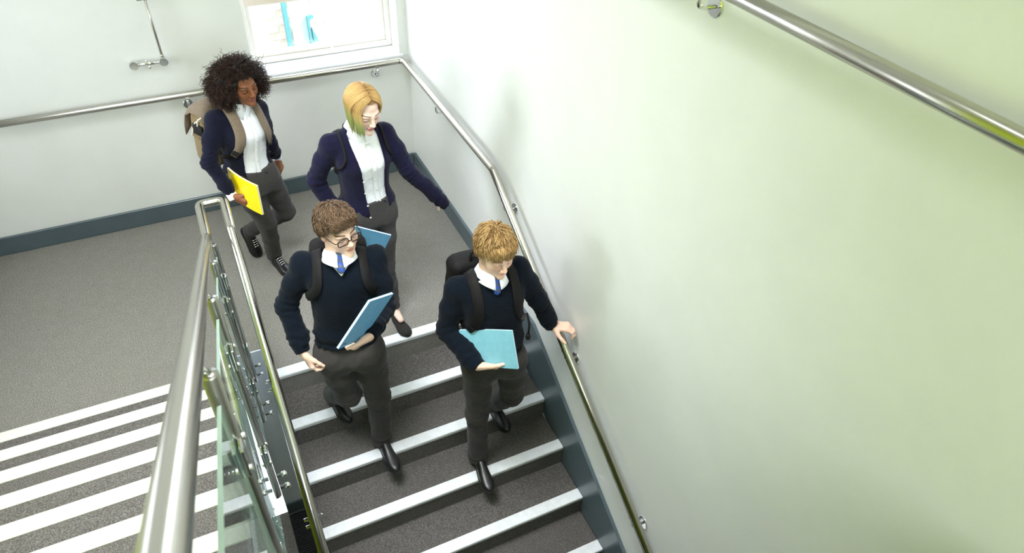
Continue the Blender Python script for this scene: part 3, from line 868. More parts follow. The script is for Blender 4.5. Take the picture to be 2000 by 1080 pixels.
def head_colors(V, c, R, k, skin, lip, brow, lash, blush=None, lid=None, fem=True):
    q = (V-c) @ R/k
    x, y, z = q[:, 0], q[:, 1], q[:, 2]; ax = np.abs(x)
    C = np.tile(A(skin[:3], float), (len(V), 1))
    fr = y > .04
    def mix(m, col, a=1.0):
        m = np.clip(m, 0, 1)[:, None]*a; C[:] = C*(1-m)+m*A(col[:3])
    if blush is not None: mix(fr*np.exp(-((ax-.042)/.016)**2-((z+.030)/.016)**2), blush, .5)
    mix(np.exp(-((ax-.085)/.012)**4)*(np.abs(y) < .04)*(np.abs(z) < .045), blush if blush is not None else skin, .5)
    lw = ((.0210 if fem else .0185)-ax)/.004
    lz = 1-np.abs((z+.0605)/((.0112 if fem else .0085)-.15*ax*ax/.0215))**3
    mix(np.clip(lw, 0, 1)*np.clip(lz*3, 0, 1)*(y > .078), lip)
    mix((np.abs(z+.0605) < .0012)*(ax < .019)*(y > .075), A(lip[:3])*0.45)
    bz = .0245+.0045*np.sin(np.clip((ax-.012)/.040, 0, 1)*math.pi*0.75)
    mix(np.clip(((.0034 if fem else .0042)-np.abs(z-bz))/.0018, 0, 1)*(ax > .012)*(ax < .052)*fr, brow)
    arc = np.cos(np.clip((ax-.0315)/.0155, -1, 1)*math.pi/2)
    ez = -.0035-.0006*arc                                   # edge of the lowered upper lid
    eb = -.0045-.0052*arc                                   # lower lid
    eye = fr*(ax > .0165)*(ax < .0465)
    if lid is not None: mix(eye*np.clip((z-ez)/.002, 0, 1)*(z < .010), lid, .6)
    ins = eye*np.clip((ez-z)/.0012+.5, 0, 1)*np.clip((z-eb)/.0012+.5, 0, 1)
    mix(ins, A([.62, .58, .55])*min(1.0, skin[0]*1.6))
    mix(ins*np.clip((.0068-np.abs(ax-.031))/.0015, 0, 1), A([.05, .035, .03]))
    mix(np.clip((.0024-np.abs(z-ez))/.0012, 0, 1)*eye, lash)
    mix(np.clip((.0014-np.abs(z-eb))/.0012, 0, 1)*eye, lash, .45)
    mix(np.clip((.0022-np.hypot(ax-.006, z+.037))/.001, 0, 1)*(y > .07), A(skin[:3])*0.25)
    return C

def cap_field(c, R, k, grow, zf, slope, res=0.004, extra=None):
    f = Field(c-A([.2, .2, .24])*k, c+A([.2, .2, .2])*k, res)
    f.ell(c+R @ (A([0, -.014, .037])*k), R, A([.074+grow, .094+grow, .082+grow])*k, .01)
    def plane(X, Y, Z):
        q = [X-c[0], Y-c[1], Z-c[2]]
        l = [(q[0]*R[0, i]+q[1]*R[1, i]+q[2]*R[2, i])/k for i in range(3)]
        return (l[2] - zf - slope*l[1])*0.7*k
    f.cut(plane)
    if extra: extra(f)
    return f

def flow_hair(c, R, k, n, crown, grow, lift, length, steps, zf, slope, rad, wave=0.004, fringe=0.0, rng=None, grav=0.4, curl=8.0, front=0.0):
    """strands that leave the crown, follow the skull and hang a little; returns (n,steps,3) world paths"""
    rng = rng or RNG
    cen = A([0, -.014, .037]); rr = A([.074, .094, .082])+grow
    pts = []
    while len(pts) < n:
        d = rng.normal(size=(n*3, 3)); d /= np.linalg.norm(d, axis=1)[:, None]
        p = cen+d*rr
        ok = p[:, 2] > zf+slope*p[:, 1]+.004
        pts += list(p[ok])
    p = A(pts[:n]); out = np.empty((n, steps, 3)); cr = A(crown, float)
    ln = length*rng.uniform(.75, 1.2, n)*np.where(p[:, 1] > -.045, np.clip((p[:, 2]-zf-slope*p[:, 1])/.05, .22, 1), 1); st = (ln/(steps-1))[:, None]
    lf = lift*rng.uniform(.35, 1.15, n)
    ph = rng.uniform(0, 6.28, n); ph2 = rng.uniform(0, 6.28, n)
    dn = R.T @ A([0, 0, -1.0])
    for j in range(steps):
        u = j/(steps-1)
        nrm = (p-cen)/rr**2; nrm /= np.linalg.norm(nrm, axis=1)[:, None]
        out[:, j] = p + nrm*(lf*math.sin(min(1, u*1.3+.15)*math.pi*0.55))[:, None]
        t = p-cr; t -= nrm*np.sum(t*nrm, 1)[:, None]; t /= np.linalg.norm(t, axis=1)[:, None]+1e-6
        sd = np.cross(nrm, t)
        fr = np.clip((p[:, 1]-.02)/.05, 0, 1)[:, None]
        g = dn[None]*grav*(u+.2) + A([[0, 1.0, 0]])*front*fr
        t = t+g+sd*(wave*np.sin(ph+u*curl))[:, None]*100*0.35
        t /= np.linalg.norm(t, axis=1)[:, None]
        p = p+t*st
        v = (p-cen)/rr; d = np.linalg.norm(v, axis=1)[:, None]
        out_side = (p[:, 2] < zf+slope*p[:, 1])[:, None]
        p = np.where(d < 1, cen+v/d*rr, np.where(out_side, p, cen+v/d*rr))
    return (c + (out*k) @ R.T)

def hair_obj(name, groups, parent):
    """groups: list of (V, F(np), colours)"""
    Vs, Fs, Cs, n = [], [], [], 0
    for V, F, Cc in groups:
        Vs.append(V); Fs.append(np.asarray(F)+n); n += len(V)
        Cs.append(np.broadcast_to(Cc, (len(V), 3)))
    return mesh_obj(name, np.concatenate(Vs), np.concatenate(Fs), MAT['hair'], parent, True, np.concatenate(Cs))

def strand_cols(n, m, sides, c0, c1, rng, ends=None):
    a = rng.uniform(0, 1, n)[:, None]; col = A(c0)*(1-a)+A(c1)*a
    return np.repeat(col, m*sides, 0)

def collar_mesh(nb, base, F, k, rs, drop, tipx, gap):
    a = unit(A(base)-A(nb)); Fv = unit(F-a*(F @ a)); L = np.cross(a, Fv)
    n = 49; V, Fc = [], []
    for i in range(n):
        ph = math.radians(-180+gap+(360-2*gap)*i/(n-1))         # 0 = back of the neck
        e = -math.cos(ph)*Fv + math.sin(ph)*L
        s = max(0, (abs(ph)-1.2)/(math.pi-math.radians(gap)-1.2))**1.6
        tilt = -0.022*(0.5-0.5*math.cos(ph))
        rows = [(rs-.002, .0), (rs-.003, .030), (rs+.002, .038), (rs+.009, .033), (rs+.020+tipx*.45*s, .014-drop*.45*s), (rs+.029+tipx*s, -.002-drop*s)]
        for r, h in rows:
            V.append(A(nb)+e*r*k+a*(h+tilt+.018)*k)
    for i in range(n-1):
        for j in range(5):
            Fc.append((i*6+j, i*6+j+1, (i+1)*6+j+1, (i+1)*6+j))
    return A(V), Fc, (a, Fv, L)

def notebook(name, label, c, U, V, N, w, h, t, cover, category='notebook', bend=0.0, group=None, mark=None):
    """soft notebook: two covers and a block of pages; U along the long edge, N out of the front cover"""
    c, U, V, N = map(lambda q: A(q, float), (c, U, V, N))
    t0 = empty(name, c-V*h/2, label, category, group or 'notebooks carried by the pupils')
    def sheet(x0, x1, y0, y1, z0, z1, nx=9):
        P, F = [], []
        for zz in (z0, z1):
            for i in range(nx):
                x = x0+(x1-x0)*i/(nx-1)
                b = bend*((x/(w/2))**2)
                for y in (y0, y1): P.append(c+U*x+V*y+N*(zz+b))
        o = nx*2
        for i in range(nx-1):
            F.append((2*i, 2*i+1, 2*i+3, 2*i+2)[::-1]); F.append((o+2*i, o+2*i+1, o+2*i+3, o+2*i+2))
            F.append((2*i, 2*i+2, o+2*i+2, o+2*i)); F.append((2*i+1, o+2*i+1, o+2*i+3, 2*i+3))
        F.append((0, 1, o+1, o)[::-1] if False else (0, o, o+1, 1)); F.append((2*nx-2, 2*nx-1, o+2*nx-1, o+2*nx-2))
        bm = bmesh.new(); vs = [bm.verts.new(p) for p in P]
        for f in F: bm.faces.new([vs[i] for i in f])
        bmesh.ops.recalc_face_normals(bm, faces=list(bm.faces)); bm.verts.index_update()
        F = [tuple(v.index for v in f.verts) for f in bm.faces]; bm.free()
        return A(P), F
    e = 0.0008
    for z0, z1, nm in ((t/2-e, t/2, 'front_cover'), (-t/2, -t/2+e, 'back_cover')):
        Vv, F = sheet(-w/2, w/2, -h/2, h/2, z0, z1); mesh_obj(nm, Vv, F, cover, t0, False)
    Vv, F = sheet(-w/2+.001, w/2-.0015, -h/2+.0015, h/2-.0015, -t/2+e*1.1, t/2-e*1.1); mesh_obj('pages', Vv, F, MAT['paper'], t0, False)
    if mark:
        for (x, y, mw, mh) in mark:
            Vv, F = sheet(x-mw/2, x+mw/2, y-mh/2, y+mh/2, t/2, t/2+.0003, 3); mesh_obj('print_mark', Vv, F, MAT['buckle'], t0, False)
    return t0

# ------------------------------------------------------------------ the four pupils
POSE = {
 'girl1': {"pel": [-1.406, -0.947, 0.785], "hipR": [-1.46, -1.004, 0.817], "hipL": [-1.318, -0.935, 0.801], "kneR": [-1.373, -0.972, 0.435], "kneL": [-1.231, -0.874, 0.429], "ankR": [-1.369, -0.846, 0.079], "ankL": [-1.483, -0.701, 0.217], "toeR": [-1.312, -1.024, 0.037], "toeL": [-1.462, -0.74, 0.029], "nec": [-1.357, -0.959, 1.275], "hea": [-1.337, -0.944, 1.446], "shoR": [-1.521, -0.982, 1.262], "shoL": [-1.256, -0.848, 1.227], "elbR": [-1.618, -1.057, 1.013], "elbL": [-1.238, -0.855, 0.953], "wriR": [-1.541, -1.149, 0.803], "wriL": [-1.197, -0.716, 0.763]},
 'girl2': {"pel": [-0.835, -1.657, 0.876], "hipR": [-0.905, -1.708, 0.865], "hipL": [-0.753, -1.661, 0.841], "kneR": [-0.895, -1.667, 0.47], "kneL": [-0.783, -1.711, 0.45], "ankR": [-0.947, -1.406, 0.198], "ankL": [-0.762, -1.744, 0.074], "toeR": [-0.939, -1.533, 0.04], "toeL": [-0.743, -1.931, 0.038], "nec": [-0.828, -1.699, 1.37], "hea": [-0.816, -1.722, 1.543], "shoR": [-0.995, -1.659, 1.346], "shoL": [-0.685, -1.634, 1.345], "elbR": [-1.098, -1.617, 1.091], "elbL": [-0.588, -1.71, 1.092], "wriR": [-1.022, -1.70, 0.875], "wriL": [-0.442, -1.73, 0.897]},
 'boy1': {"pel": [-1.199, -2.42, 0.61], "hipR": [-1.292, -2.439, 0.555], "hipL": [-1.116, -2.482, 0.559], "kneR": [-1.244, -2.428, 0.191], "kneL": [-1.089, -2.462, 0.148], "ankR": [-1.289, -2.172, -0.060], "ankL": [-1.097, -2.439, -0.247], "toeR": [-1.261, -2.298, -0.133], "toeL": [-1.085, -2.637, -0.298], "nec": [-1.168, -2.412, 1.12], "hea": [-1.142, -2.326, 1.282], "shoR": [-1.327, -2.303, 1.107], "shoL": [-0.986, -2.364, 1.085], "elbR": [-1.447, -2.304, 0.844], "elbL": [-0.99, -2.466, 0.804], "wriR": [-1.431, -2.454, 0.643], "wriL": [-1.129, -2.669, 0.834]},
 'boy2': {"pel": [-0.482, -2.705, 0.51], "hipR": [-0.566, -2.706, 0.43], "hipL": [-0.401, -2.754, 0.456], "kneR": [-0.577, -2.704, 0.009], "kneL": [-0.352, -2.694, 0.05], "ankR": [-0.57, -2.7, -0.396], "ankL": [-0.365, -2.497, -0.240], "toeR": [-0.584, -2.894, -0.465], "toeL": [-0.359, -2.640, -0.298], "nec": [-0.493, -2.721, 1.017], "hea": [-0.472, -2.652, 1.182], "shoR": [-0.668, -2.644, 0.985], "shoL": [-0.328, -2.653, 1.015], "elbR": [-0.727, -2.652, 0.708], "elbL": [-0.22, -2.692, 0.773], "wriR": [-0.645, -2.872, 0.612], "wriL": [-0.133, -2.709, 0.557]},
}
# torso profiles: height fraction, half width, half depth, forward offset
PROF_M = [(-.30, .165, .120, -.005), (-.1, .168, .120, 0), (.08, .162, .116, .002), (.3, .152, .108, .004), (.55, .160, .112, .004), (.75, .172, .114, 0), (.88, .165, .102, -.006), (.95, .125, .082, -.010), (1.0, .085, .070, -.008), (1.06, .070, .066, -.004)]
PROF_F = [(-.30, .158, .118, -.01), (-.12, .165, .122, -.012), (.05, .155, .112, -.006), (.28, .128, .096, .0), (.45, .134, .102, .006), (.66, .148, .122, .016), (.80, .148, .106, .004), (.90, .132, .088, -.006), (.96, .100, .072, -.008), (1.0, .072, .060, -.006), (1.06, .060, .056, -.004)]

def ring_noise(p, axis_from, axis_to, amp, freq, k=0):
    ax = unit(A(axis_to)-A(axis_from)); a0 = A(axis_from)
    def fn(X, Y, Z):
        t = (X-a0[0])*ax[0]+(Y-a0[1])*ax[1]+(Z-a0[2])*ax[2]
        w = vnoise(X, Y, Z, .05, k)
        return amp*np.sin(t*freq+w*2.5)
    return fn

class Person:
    pass

def build_person(key, sp):
    J = {k: A(v, float) for k, v in POSE[key].items()}
    for k, d in sp.get('fix', {}).items(): J[k] = J[k]+A(d)
    fem = sp['fem']; fr = Frame(J, sp.get('back', .045)); prof = PROF_F if fem else PROF_M
    ws = sp.get('wide', 1.0)
    prof = [(h, w*ws, d*ws, o) for h, w, d, o in prof]
    P = Person(); P.J, P.fr = J, fr
    base = sp['ground']
    root = empty('person', base, sp['label'], 'person', 'pupils walking down the stairs'); P.root = root
    F1, L1, U = fr.F1, fr.L1, fr.U
    hk = sp.get('hk', 1.0)
    hc = J['hea']+A(sp.get('hoff', (0, 0, 0)))
    R = head_axes(*sp['face'])
    P.hc, P.R, P.hk = hc, R, hk
    skin = sp['skin']
    # --- body: trunk and limbs under the clothes, head, hands
    tf = fr.torso(prof, -.2, .93, -.040)
    all_pts = A(list(J.values()))
    bf = Field(all_pts.min(0)-.14, all_pts.max(0)+.10, .011)
    bf.add(tf, all_pts.min(0)-.14, all_pts.max(0)+.1, .03)
    for s in 'RL':
        bf.cone(fr.nb-U*.07, J['sho'+s]-U*.06, .036, .026, .03); bf.cone(J['sho'+s]-U*.06, J['elb'+s], .028, .030, .02); bf.cone(J['elb'+s], J['wri'+s], .034, .024, .02)
        bf.cone(J['hip'+s], J['kne'+s], .062, .044, .03); bf.cone(J['kne'+s], J['ank'+s], .042, .028, .03)
        if sp['shoe'].get('low'): bf.cone(J['ank'+s], J['ank'+s]*.45+J['toe'+s]*.55+A([0, 0, .012]), .028, .020, .02)
    V, Fq = bf.mesh(); groups = [(V, Fq, np.tile(A(skin[:3]), (len(V), 1)))]
    hf, nbase = head_field(hc, R, hk, fr.nb, sp.get('neck', .052), fem)
    V, Fq = hf.mesh(); groups.append((V, Fq, head_colors(V, hc, R, hk, skin, sp['lip'], sp['brow'], sp['lash'], sp.get('blush'), sp.get('lid'), fem)))
    P.head_field = hf
    for s in 'RL':
        hd = sp['hand'+s]
        f = hand_field(J['wri'+s], hd['D'], hd['N'], s, hd['curl'], hd['thumb'], sp.get('hand_scale', 1.0), J['wri'+s]-J['elb'+s])
        V, Fq = f.mesh()
        nl = np.tile(A(sp.get('hand_skin', skin)[:3]), (len(V), 1)); groups.append((V, Fq, nl))
    Vs, Fs, Cs, n = [], [], [], 0
    for V, Fq, Cc in groups:
        Vs.append(V); Fs.append(Fq+n); n += len(V); Cs.append(Cc)
    mesh_obj('body', np.concatenate(Vs), np.concatenate(Fs), MAT['skin'], root, True, np.concatenate(Cs))

    # --- shirt
    arm_r = sp['arm_r']
    lo = np.minimum.reduce([J['pel'], fr.nb, J['shoR'], J['shoL']])-.26; hi = np.maximum.reduce([J['pel'], fr.nb, J['shoR'], J['shoL']])+.24
    if fem:
        sf = Field(lo, hi, .0055)
        sf.add(fr.torso(prof, .10, 1.03, -.004), lo, hi, .02)
    else:
        sf = Field(lo+A([0, 0, .35]), hi, .0055)
        sf.add(fr.torso(prof, .60, 1.03, .003), lo, hi, .02)
    for s in 'RL':
        sf.cone(fr.nb-U*.050, J['sho'+s]-U*.04, .042, .032, .04)
    if fem:
        sf.disp(lambda X, Y, Z: .0035*np.abs(vnoise(X, Y, Z*.5, .045, 1))+.002*vnoise(X, Y, Z, .02, 2))
    V, Fq = sf.mesh(); mesh_obj('shirt', V, Fq, MAT['shirt'], root)
    # collar
    V, Fc, (na, nF, nL) = collar_mesh(fr.nb, nbase, F1, 1.0, sp.get('neck', .052)+.007, sp.get('drop', .034), .014, sp.get('gap', 4))
    P.neck = (na, nF, sp.get('neck', .052)+.007)
    co = mesh_obj('shirt_collar', V, Fc, MAT['shirt'], root)
    md = co.modifiers.new('thick', 'SOLIDIFY'); md.thickness = .003; md.offset = 1
    # --- jumper or cardigan
    jl, jh = all_pts.min(0)-.2, all_pts.max(0)+.12
    jl[2] = min(J['pel'][2], J['wriR'][2], J['wriL'][2])-.16; jh[2] = fr.nb[2]+.12
    jf = Field(jl, jh, .0055)
    h0 = sp['hem']
    tfun = fr.torso(prof, h0, 1.04, .012)
    jf.add(tfun, jl, jh, .02)
    for s in 'RL':
        sho, elb, wri = J['sho'+s], J['elb'+s], J['wri'+s]
        jf.cone(fr.nb-U*.045, sho-U*.022, .055, arm_r[0]*.86, .045)
    tr = Field(jl, jh, .008); tr.v = None
    torso_only = Field(jl, jh, .009); torso_only.add(tfun, jl, jh, .02)
    for s in 'RL': torso_only.cone(fr.nb-U*.045, J['sho'+s]-U*.022, .055, arm_r[0]*.86, .045)
    P.torso_field = torso_only
    for s in 'RL':
        sho, elb, wri = J['sho'+s], J['elb'+s], J['wri'+s]
        d = unit(wri-elb); ext = sp.get('cuff'+s, 0.0); cuff = wri+d*ext
        arm = A([0, 0, 0])
        mid = sho*.5+elb*.5
        jf.cone(sho-U*.024, mid, arm_r[0]*.90, arm_r[1], .04); jf.cone(mid, elb, arm_r[1], arm_r[2], .02)
        m2 = elb*.35+cuff*.65; m3 = cuff-d*.045
        jf.cone(elb, m2, arm_r[2], arm_r[3], .025); jf.cone(m2, m3, arm_r[3], arm_r[3]*.92, .012)
        jf.cone(m3, cuff, arm_r[4], arm_r[4], .010, None, [(cuff, d)])
        ax = unit(elb-sho)
        c = elb
        def fn(X, Y, Z, c=c, sho=sho, cuff=cuff, d=d, ax=ax):
            r = np.sqrt((X-c[0])**2+(Y-c[1])**2+(Z-c[2])**2)
            w = np.exp(-(r/.085)**2)
            t = (X-c[0])*(d+ax)[0]+(Y-c[1])*(d+ax)[1]+(Z-c[2])*(d+ax)[2]
            n = vnoise(X, Y, Z, .05, 0)
            r2 = np.sqrt((X-cuff[0])**2+(Y-cuff[1])**2+(Z-cuff[2])**2)
            w2 = np.exp(-((r2-.09)/.045)**2)
            return .0042*w*np.sin(t*95+n*3.5)+.0032*w2*np.sin(r2*150+n*3)
        jf.disp(fn, .02)
    jf.disp(lambda X, Y, Z: (.0060*vnoise(X, Y, Z*.6, .07, 1)+.0030*np.abs(vnoise(X+Z*.5, Y, Z, .032, 2))), .03)
    # hem band
    def hemfn(X, Y, Z):
        x, y, h = fr.coords(X, Y, Z)
        hh = (h-h0)*fr.len
        return np.where(np.abs(x) < .22, .006*np.exp(-((hh-.035)/.012)**2)-.007*np.exp(-((hh-.075)/.035)**2), 0)
    jf.disp(hemfn, .03)
    # neck hole
    nax = unit(nbase-fr.nb)
    def nhole(X, Y, Z):
        q = [X-fr.nb[0], Y-fr.nb[1], Z-fr.nb[2]]
        t = q[0]*nax[0]+q[1]*nax[1]+q[2]*nax[2]
        r = np.sqrt(np.maximum((q[0]-t*nax[0])**2+(q[1]-t*nax[1])**2+(q[2]-t*nax[2])**2, 0))
        return np.maximum(r-(sp.get('neck', .052)+.020), -.03-t)
    jf.cut(nhole)
    if fem:
        op = A(sp['open'])
        def slit(X, Y, Z):
            x, y, h = fr.coords(X, Y, Z)
            a = np.interp(h, op[:, 0], op[:, 1]); b = np.interp(h, op[:, 0], op[:, 2])     # right edge, left edge
            return np.maximum(np.maximum(a-x, x-b), .02-y)
        jf.cut(slit)
        jl2 = jf
    else:
        hv, sl = sp['vneck']
        def vcut(X, Y, Z):
            x, y, h = fr.coords(X, Y, Z)
            return np.maximum((np.abs(x)-(h-hv)*fr.len*sl)*.85, -y)
        jf.cut(vcut)
    V, Fq = jf.mesh(); mesh_obj('cardigan' if fem else 'jumper', V, Fq, MAT[sp['knit']], root)
    P.jumper_field = jf
    # --- trousers
    tr0 = min(J['ankR'][2], J['ankL'][2])-.08
    tl = np.minimum.reduce([J[k] for k in ('hipR', 'hipL', 'kneR', 'kneL', 'ankR', 'ankL', 'pel')])-.18; th = np.maximum.reduce([J[k] for k in ('hipR', 'hipL', 'kneR', 'kneL', 'ankR', 'ankL', 'pel')])+.18
    tfld = Field(tl, th, .0058); lr = sp['leg_r']
    tfld.add(fr.torso(prof, -.16, .16 if fem else .12, .006 if fem else -.010), tl, th, .02)
    tfld.cone(J['hipR']-fr.U*.035+fr.F0*.005, J['hipL']-fr.U*.035+fr.F0*.005, .070 if fem else .074, .070 if fem else .074, .04)
    for s in 'RL':
        hip, kne, ank = J['hip'+s], J['kne'+s], J['ank'+s]
        out = fr.L0*(-.008 if s == 'R' else .008)
        d = unit(ank-kne); hem = ank+d*sp.get('hem_drop', .015)
        m1 = hip*.5+kne*.5; m2 = kne*.55+hem*.45
        tfld.cone(hip+out-fr.F0*.01, m1+out*.5, lr[0], lr[1], .05); tfld.cone(m1+out*.5, kne, lr[1], lr[2], .02)
        tfld.cone(kne, m2, lr[2], lr[3], .03); tfld.cone(m2, hem, lr[3], lr[4], .02, None, [(hem, d)])
        kd = unit(kne-hip)
        def fn(X, Y, Z, kne=kne, hem=hem, d=d, kd=kd, hip=hip):
            r = np.sqrt((X-kne[0])**2+(Y-kne[1])**2+(Z-kne[2])**2); w = np.exp(-(r/.10)**2)
            n = vnoise(X, Y, Z, .06, 0)
            t = (X-kne[0])*(d+kd)[0]+(Y-kne[1])*(d+kd)[1]+(Z-kne[2])*(d+kd)[2]
            th_ = (X-hem[0])*d[0]+(Y-hem[1])*d[1]+(Z-hem[2])*d[2]
            w2 = np.exp(-((th_+.06)/.05)**2)*np.exp(-(np.sqrt((X-hem[0])**2+(Y-hem[1])**2+(Z-hem[2])**2)/.16)**4)
            r3 = np.sqrt((X-hip[0])**2+(Y-hip[1])**2+(Z-hip[2])**2); w3 = np.exp(-(r3/.10)**2)
            return sp.get('fold', 1.0)*(.003*w*np.sin(t*70+n*3)+.0045*w2*np.sin(th_*110+n*4)+.0025*w3*np.sin((X+Y-Z)*80+n*4))
        tfld.disp(fn, .02)
    tfld.disp(lambda X, Y, Z: .0040*vnoise(X, Y, Z*.5, .07, 1)+.0015*vnoise(X, Y, Z, .03, 2), .03)
    V, Fq = tfld.mesh(); mesh_obj('trousers', V, Fq, MAT[sp['trouser']], root)
    P.trouser_field = tfld
    # --- shoes
    for s in 'RL':
        o = sp['shoe']
        up, sole, (so, sff, su_, ss) = shoe_mesh(J['ank'+s], J['toe'+s], o['len'], o.get('w', 1), o.get('h', 1), o.get('low', False), sp.get('foot_up'+s), o.get('tip', .07))
        sh = mesh_obj('shoe', up[0], up[1], MAT[o['mat']], root)
        m2 = sh.modifiers.new('smooth', 'SUBSURF'); m2.levels = 1; m2.render_levels = 1
        mesh_obj('sole', sole[0], sole[1], MAT['sole'], sh, False)
        if o.get('laces'):
            for q in range(4):
                t = .42+q*.07; hgt = np.interp(t, [.28, .42, .55, .7], [.086, .074, .058, .046])*o.get('h', 1)+.008
                c = so+sff*t*o['len']+su_*hgt
                Vv, Fv = tube([c-ss*.019-su_*.006, c-ss*.008+su_*.002, c+ss*.008+su_*.002, c+ss*.019-su_*.006], .0028, 8)
                mesh_obj('lace', Vv, Fv, MAT['chrome'] if o.get('shiny') else MAT['sole'], sh)
    return P

def tie_for(P, sp):
    fr = P.fr; n = sp.get('neck', .052)
    pts = []
    f0 = Field(fr.nb-A([.12, .12, .2]), fr.nb+A([.12, .12, .1]), .003)
    def on(x, h, d):
        p = fr.at(x, .16, h)
        for _ in range(14): p = p-fr.F1*max(-.01, min(.01, float(P.shirt_s(p))-d))
        return p
    na, nF, rs = P.neck
    a = fr.nb+nF*(rs+.004)+na*.024; b = fr.nb+nF*(rs+.016)-na*.016
    f0.cone(a, b, .0185, .0125, .004, (nF, .6))
    c = b-na*.038+nF*.012
    f0.cone(b, c, .0125, .020, .004, (nF, .3))
    V, Fq = f0.mesh(); mesh_obj('tie', V, Fq, MAT['tie'], P.root)

def strap_path(P, pts, off, n=46):
    fr = P.fr; f = P.torso_field
    Q = catmull([fr.at(*p) for p in pts], n)
    for _ in range(8):
        d = f.sample(Q); g = f.grad(Q)
        Q = Q-g*np.clip(d-off, -.02, .02)[:, None]
    for _ in range(2): Q[1:-1] = (Q[:-2]+2*Q[1:-1]+Q[2:])/4
    g = f.grad(Q); T = np.gradient(Q, axis=0); T /= np.linalg.norm(T, axis=1)[:, None]
    g = g-T*np.sum(g*T, 1)[:, None]; g /= np.linalg.norm(g, axis=1)[:, None]
    return Q, np.cross(T, g), g

def backpack(P, label, bag_mat, strap_mat, w, d, h, cx, hc, strap_w, xs, kind, back0=.10, group=None, short=False):
    """rucksack worn on the back: w wide, d deep, h tall, centre at height fraction hc"""
    fr = P.fr; c = fr.at(cx, -(back0+d/2), hc); Rm = np.stack([fr.L1, fr.F1, fr.U], 1)
    root = empty('backpack', c-fr.U*h/2, label, 'bag', group or 'bags worn by the pupils')
    lo = c-A([.32, .32, .36]); hi = c+A([.32, .32, .36])
    f = Field(lo, hi, .007)
    hw, hd, hh = w/2, d/2, h/2
    def rb(X, Y, Z):
        q = [X-c[0], Y-c[1], Z-c[2]]
        l = [q[0]*Rm[0, i]+q[1]*Rm[1, i]+q[2]*Rm[2, i] for i in range(3)]
        tz = np.clip(l[2]/hh, -1, 1)
        x = np.abs(l[0])-(hw*(1-.10*np.maximum(tz, 0)**2)-.045); y = np.abs(l[1]+hd*.06)-(hd*(1-.30*np.maximum(tz, 0)**2)-.045); z = np.abs(l[2])-(hh-.05)
        o = np.sqrt(np.maximum(x, 0)**2+np.maximum(y, 0)**2+np.maximum(z, 0)**2)+np.minimum(np.maximum(np.maximum(x, y), z), 0)-.046
        return o
    f.add(rb, lo, hi); f.disp(lambda X, Y, Z: .006*vnoise(X, Y, Z, .09, 0)+.002*vnoise(X, Y, Z, .03, 1))
    V, Fq = f.mesh(); mesh_obj('bag_body', V, Fq, MAT[bag_mat], root)
    loc = lambda x, y, z: c+Rm @ A([x, y, z])
    # front pocket
    g = Field(lo, hi, .007)
    pc = loc(0, -hd-.012, -hh*.35)
    def pk(X, Y, Z):
        q = [X-pc[0], Y-pc[1], Z-pc[2]]
        l = [q[0]*Rm[0, i]+q[1]*Rm[1, i]+q[2]*Rm[2, i] for i in range(3)]
        x = np.abs(l[0])-(hw*.78-.03); y = np.abs(l[1])-.004; z = np.abs(l[2])-(hh*.48-.03)
        return np.sqrt(np.maximum(x, 0)**2+np.maximum(y, 0)**2+np.maximum(z, 0)**2)-.03
    g.add(pk, lo, hi); V, Fq = g.mesh(); mesh_obj('pocket', V, Fq, MAT[bag_mat], root)
    # grab handle
    V, F = tube(catmull([loc(-.04, hd*.5, hh-.012), loc(-.034, hd*.5, hh+.03), loc(0, hd*.45, hh+.045), loc(.034, hd*.5, hh+.03), loc(.04, hd*.5, hh-.012)], 18), .0075, 10)
    mesh_obj('grab_handle', V, F, MAT[strap_mat], root)
    for s in (-1, 1):
        x = xs[0 if s < 0 else 1]
        pts = [(s*abs(x)*.75, -back0-.01, hc+h*.42/fr.len), (s*abs(x)*.86, -.085, .99), (s*abs(x)*.98, -.015, 1.05), (s*abs(x), .06, .97), (s*abs(x)*1.04, .12, .78), (s*abs(x)*1.18, .115, .60), (s*abs(x)*1.5, .075, .47)]
        if short: pts = pts[:3]+[(s*abs(x)*1.03, .06, .97), (s*abs(x)*1.15, .115, .82), (s*abs(x)*1.42, .095, .70), (s*abs(x)*1.62, .03, .62), (s*abs(x)*1.5, -.06, .55)]
        Q, Wv, Nv = strap_path(P, pts, .004)
        V, F = ribbon(Q, Wv, Nv, strap_w*np.interp(np.linspace(0, 1, len(Q)), [0, .8, 1], [1, 1, .6]), .0065)
        so = mesh_obj('shoulder_strap', V, F, MAT[strap_mat], root)
        V, F = ribbon(Q[-5:-1], Wv[-5:-1], Nv[-5:-1], strap_w*.72, .012); mesh_obj('buckle', V, F, MAT['buckle'], so, False)
        if short: continue
        pts = [(s*abs(x)*1.5, .075, .47), (s*abs(x)*1.7, .0, .42), (s*abs(x)*1.55, -.08, .36), (s*abs(x)*1.2, -back0-.02, .30)]
        Q, Wv, Nv = strap_path(P, pts, .004, 24)
        V, F = ribbon(Q, Wv, Nv, strap_w*.42, .004); mesh_obj('lower_strap', V, F, MAT['bag_black'], root)
    return root, loc, (hw, hd, hh)

def hnd(D, N, curl, thumb): return dict(D=D, N=N, curl=curl, thumb=thumb)
RELAX = [(18, 30, 18), (24, 36, 22), (30, 40, 25), (34, 42, 26)]
GRIP = [(38, 62, 40), (42, 66, 42), (46, 68, 44), (50, 70, 45)]
FLAT = [(10, 16, 10), (12, 18, 12), (14, 20, 14), (18, 22, 16)]
fair, fair2 = srgb(236, 196, 174), srgb(238, 205, 190)
brown = srgb(142, 88, 58)

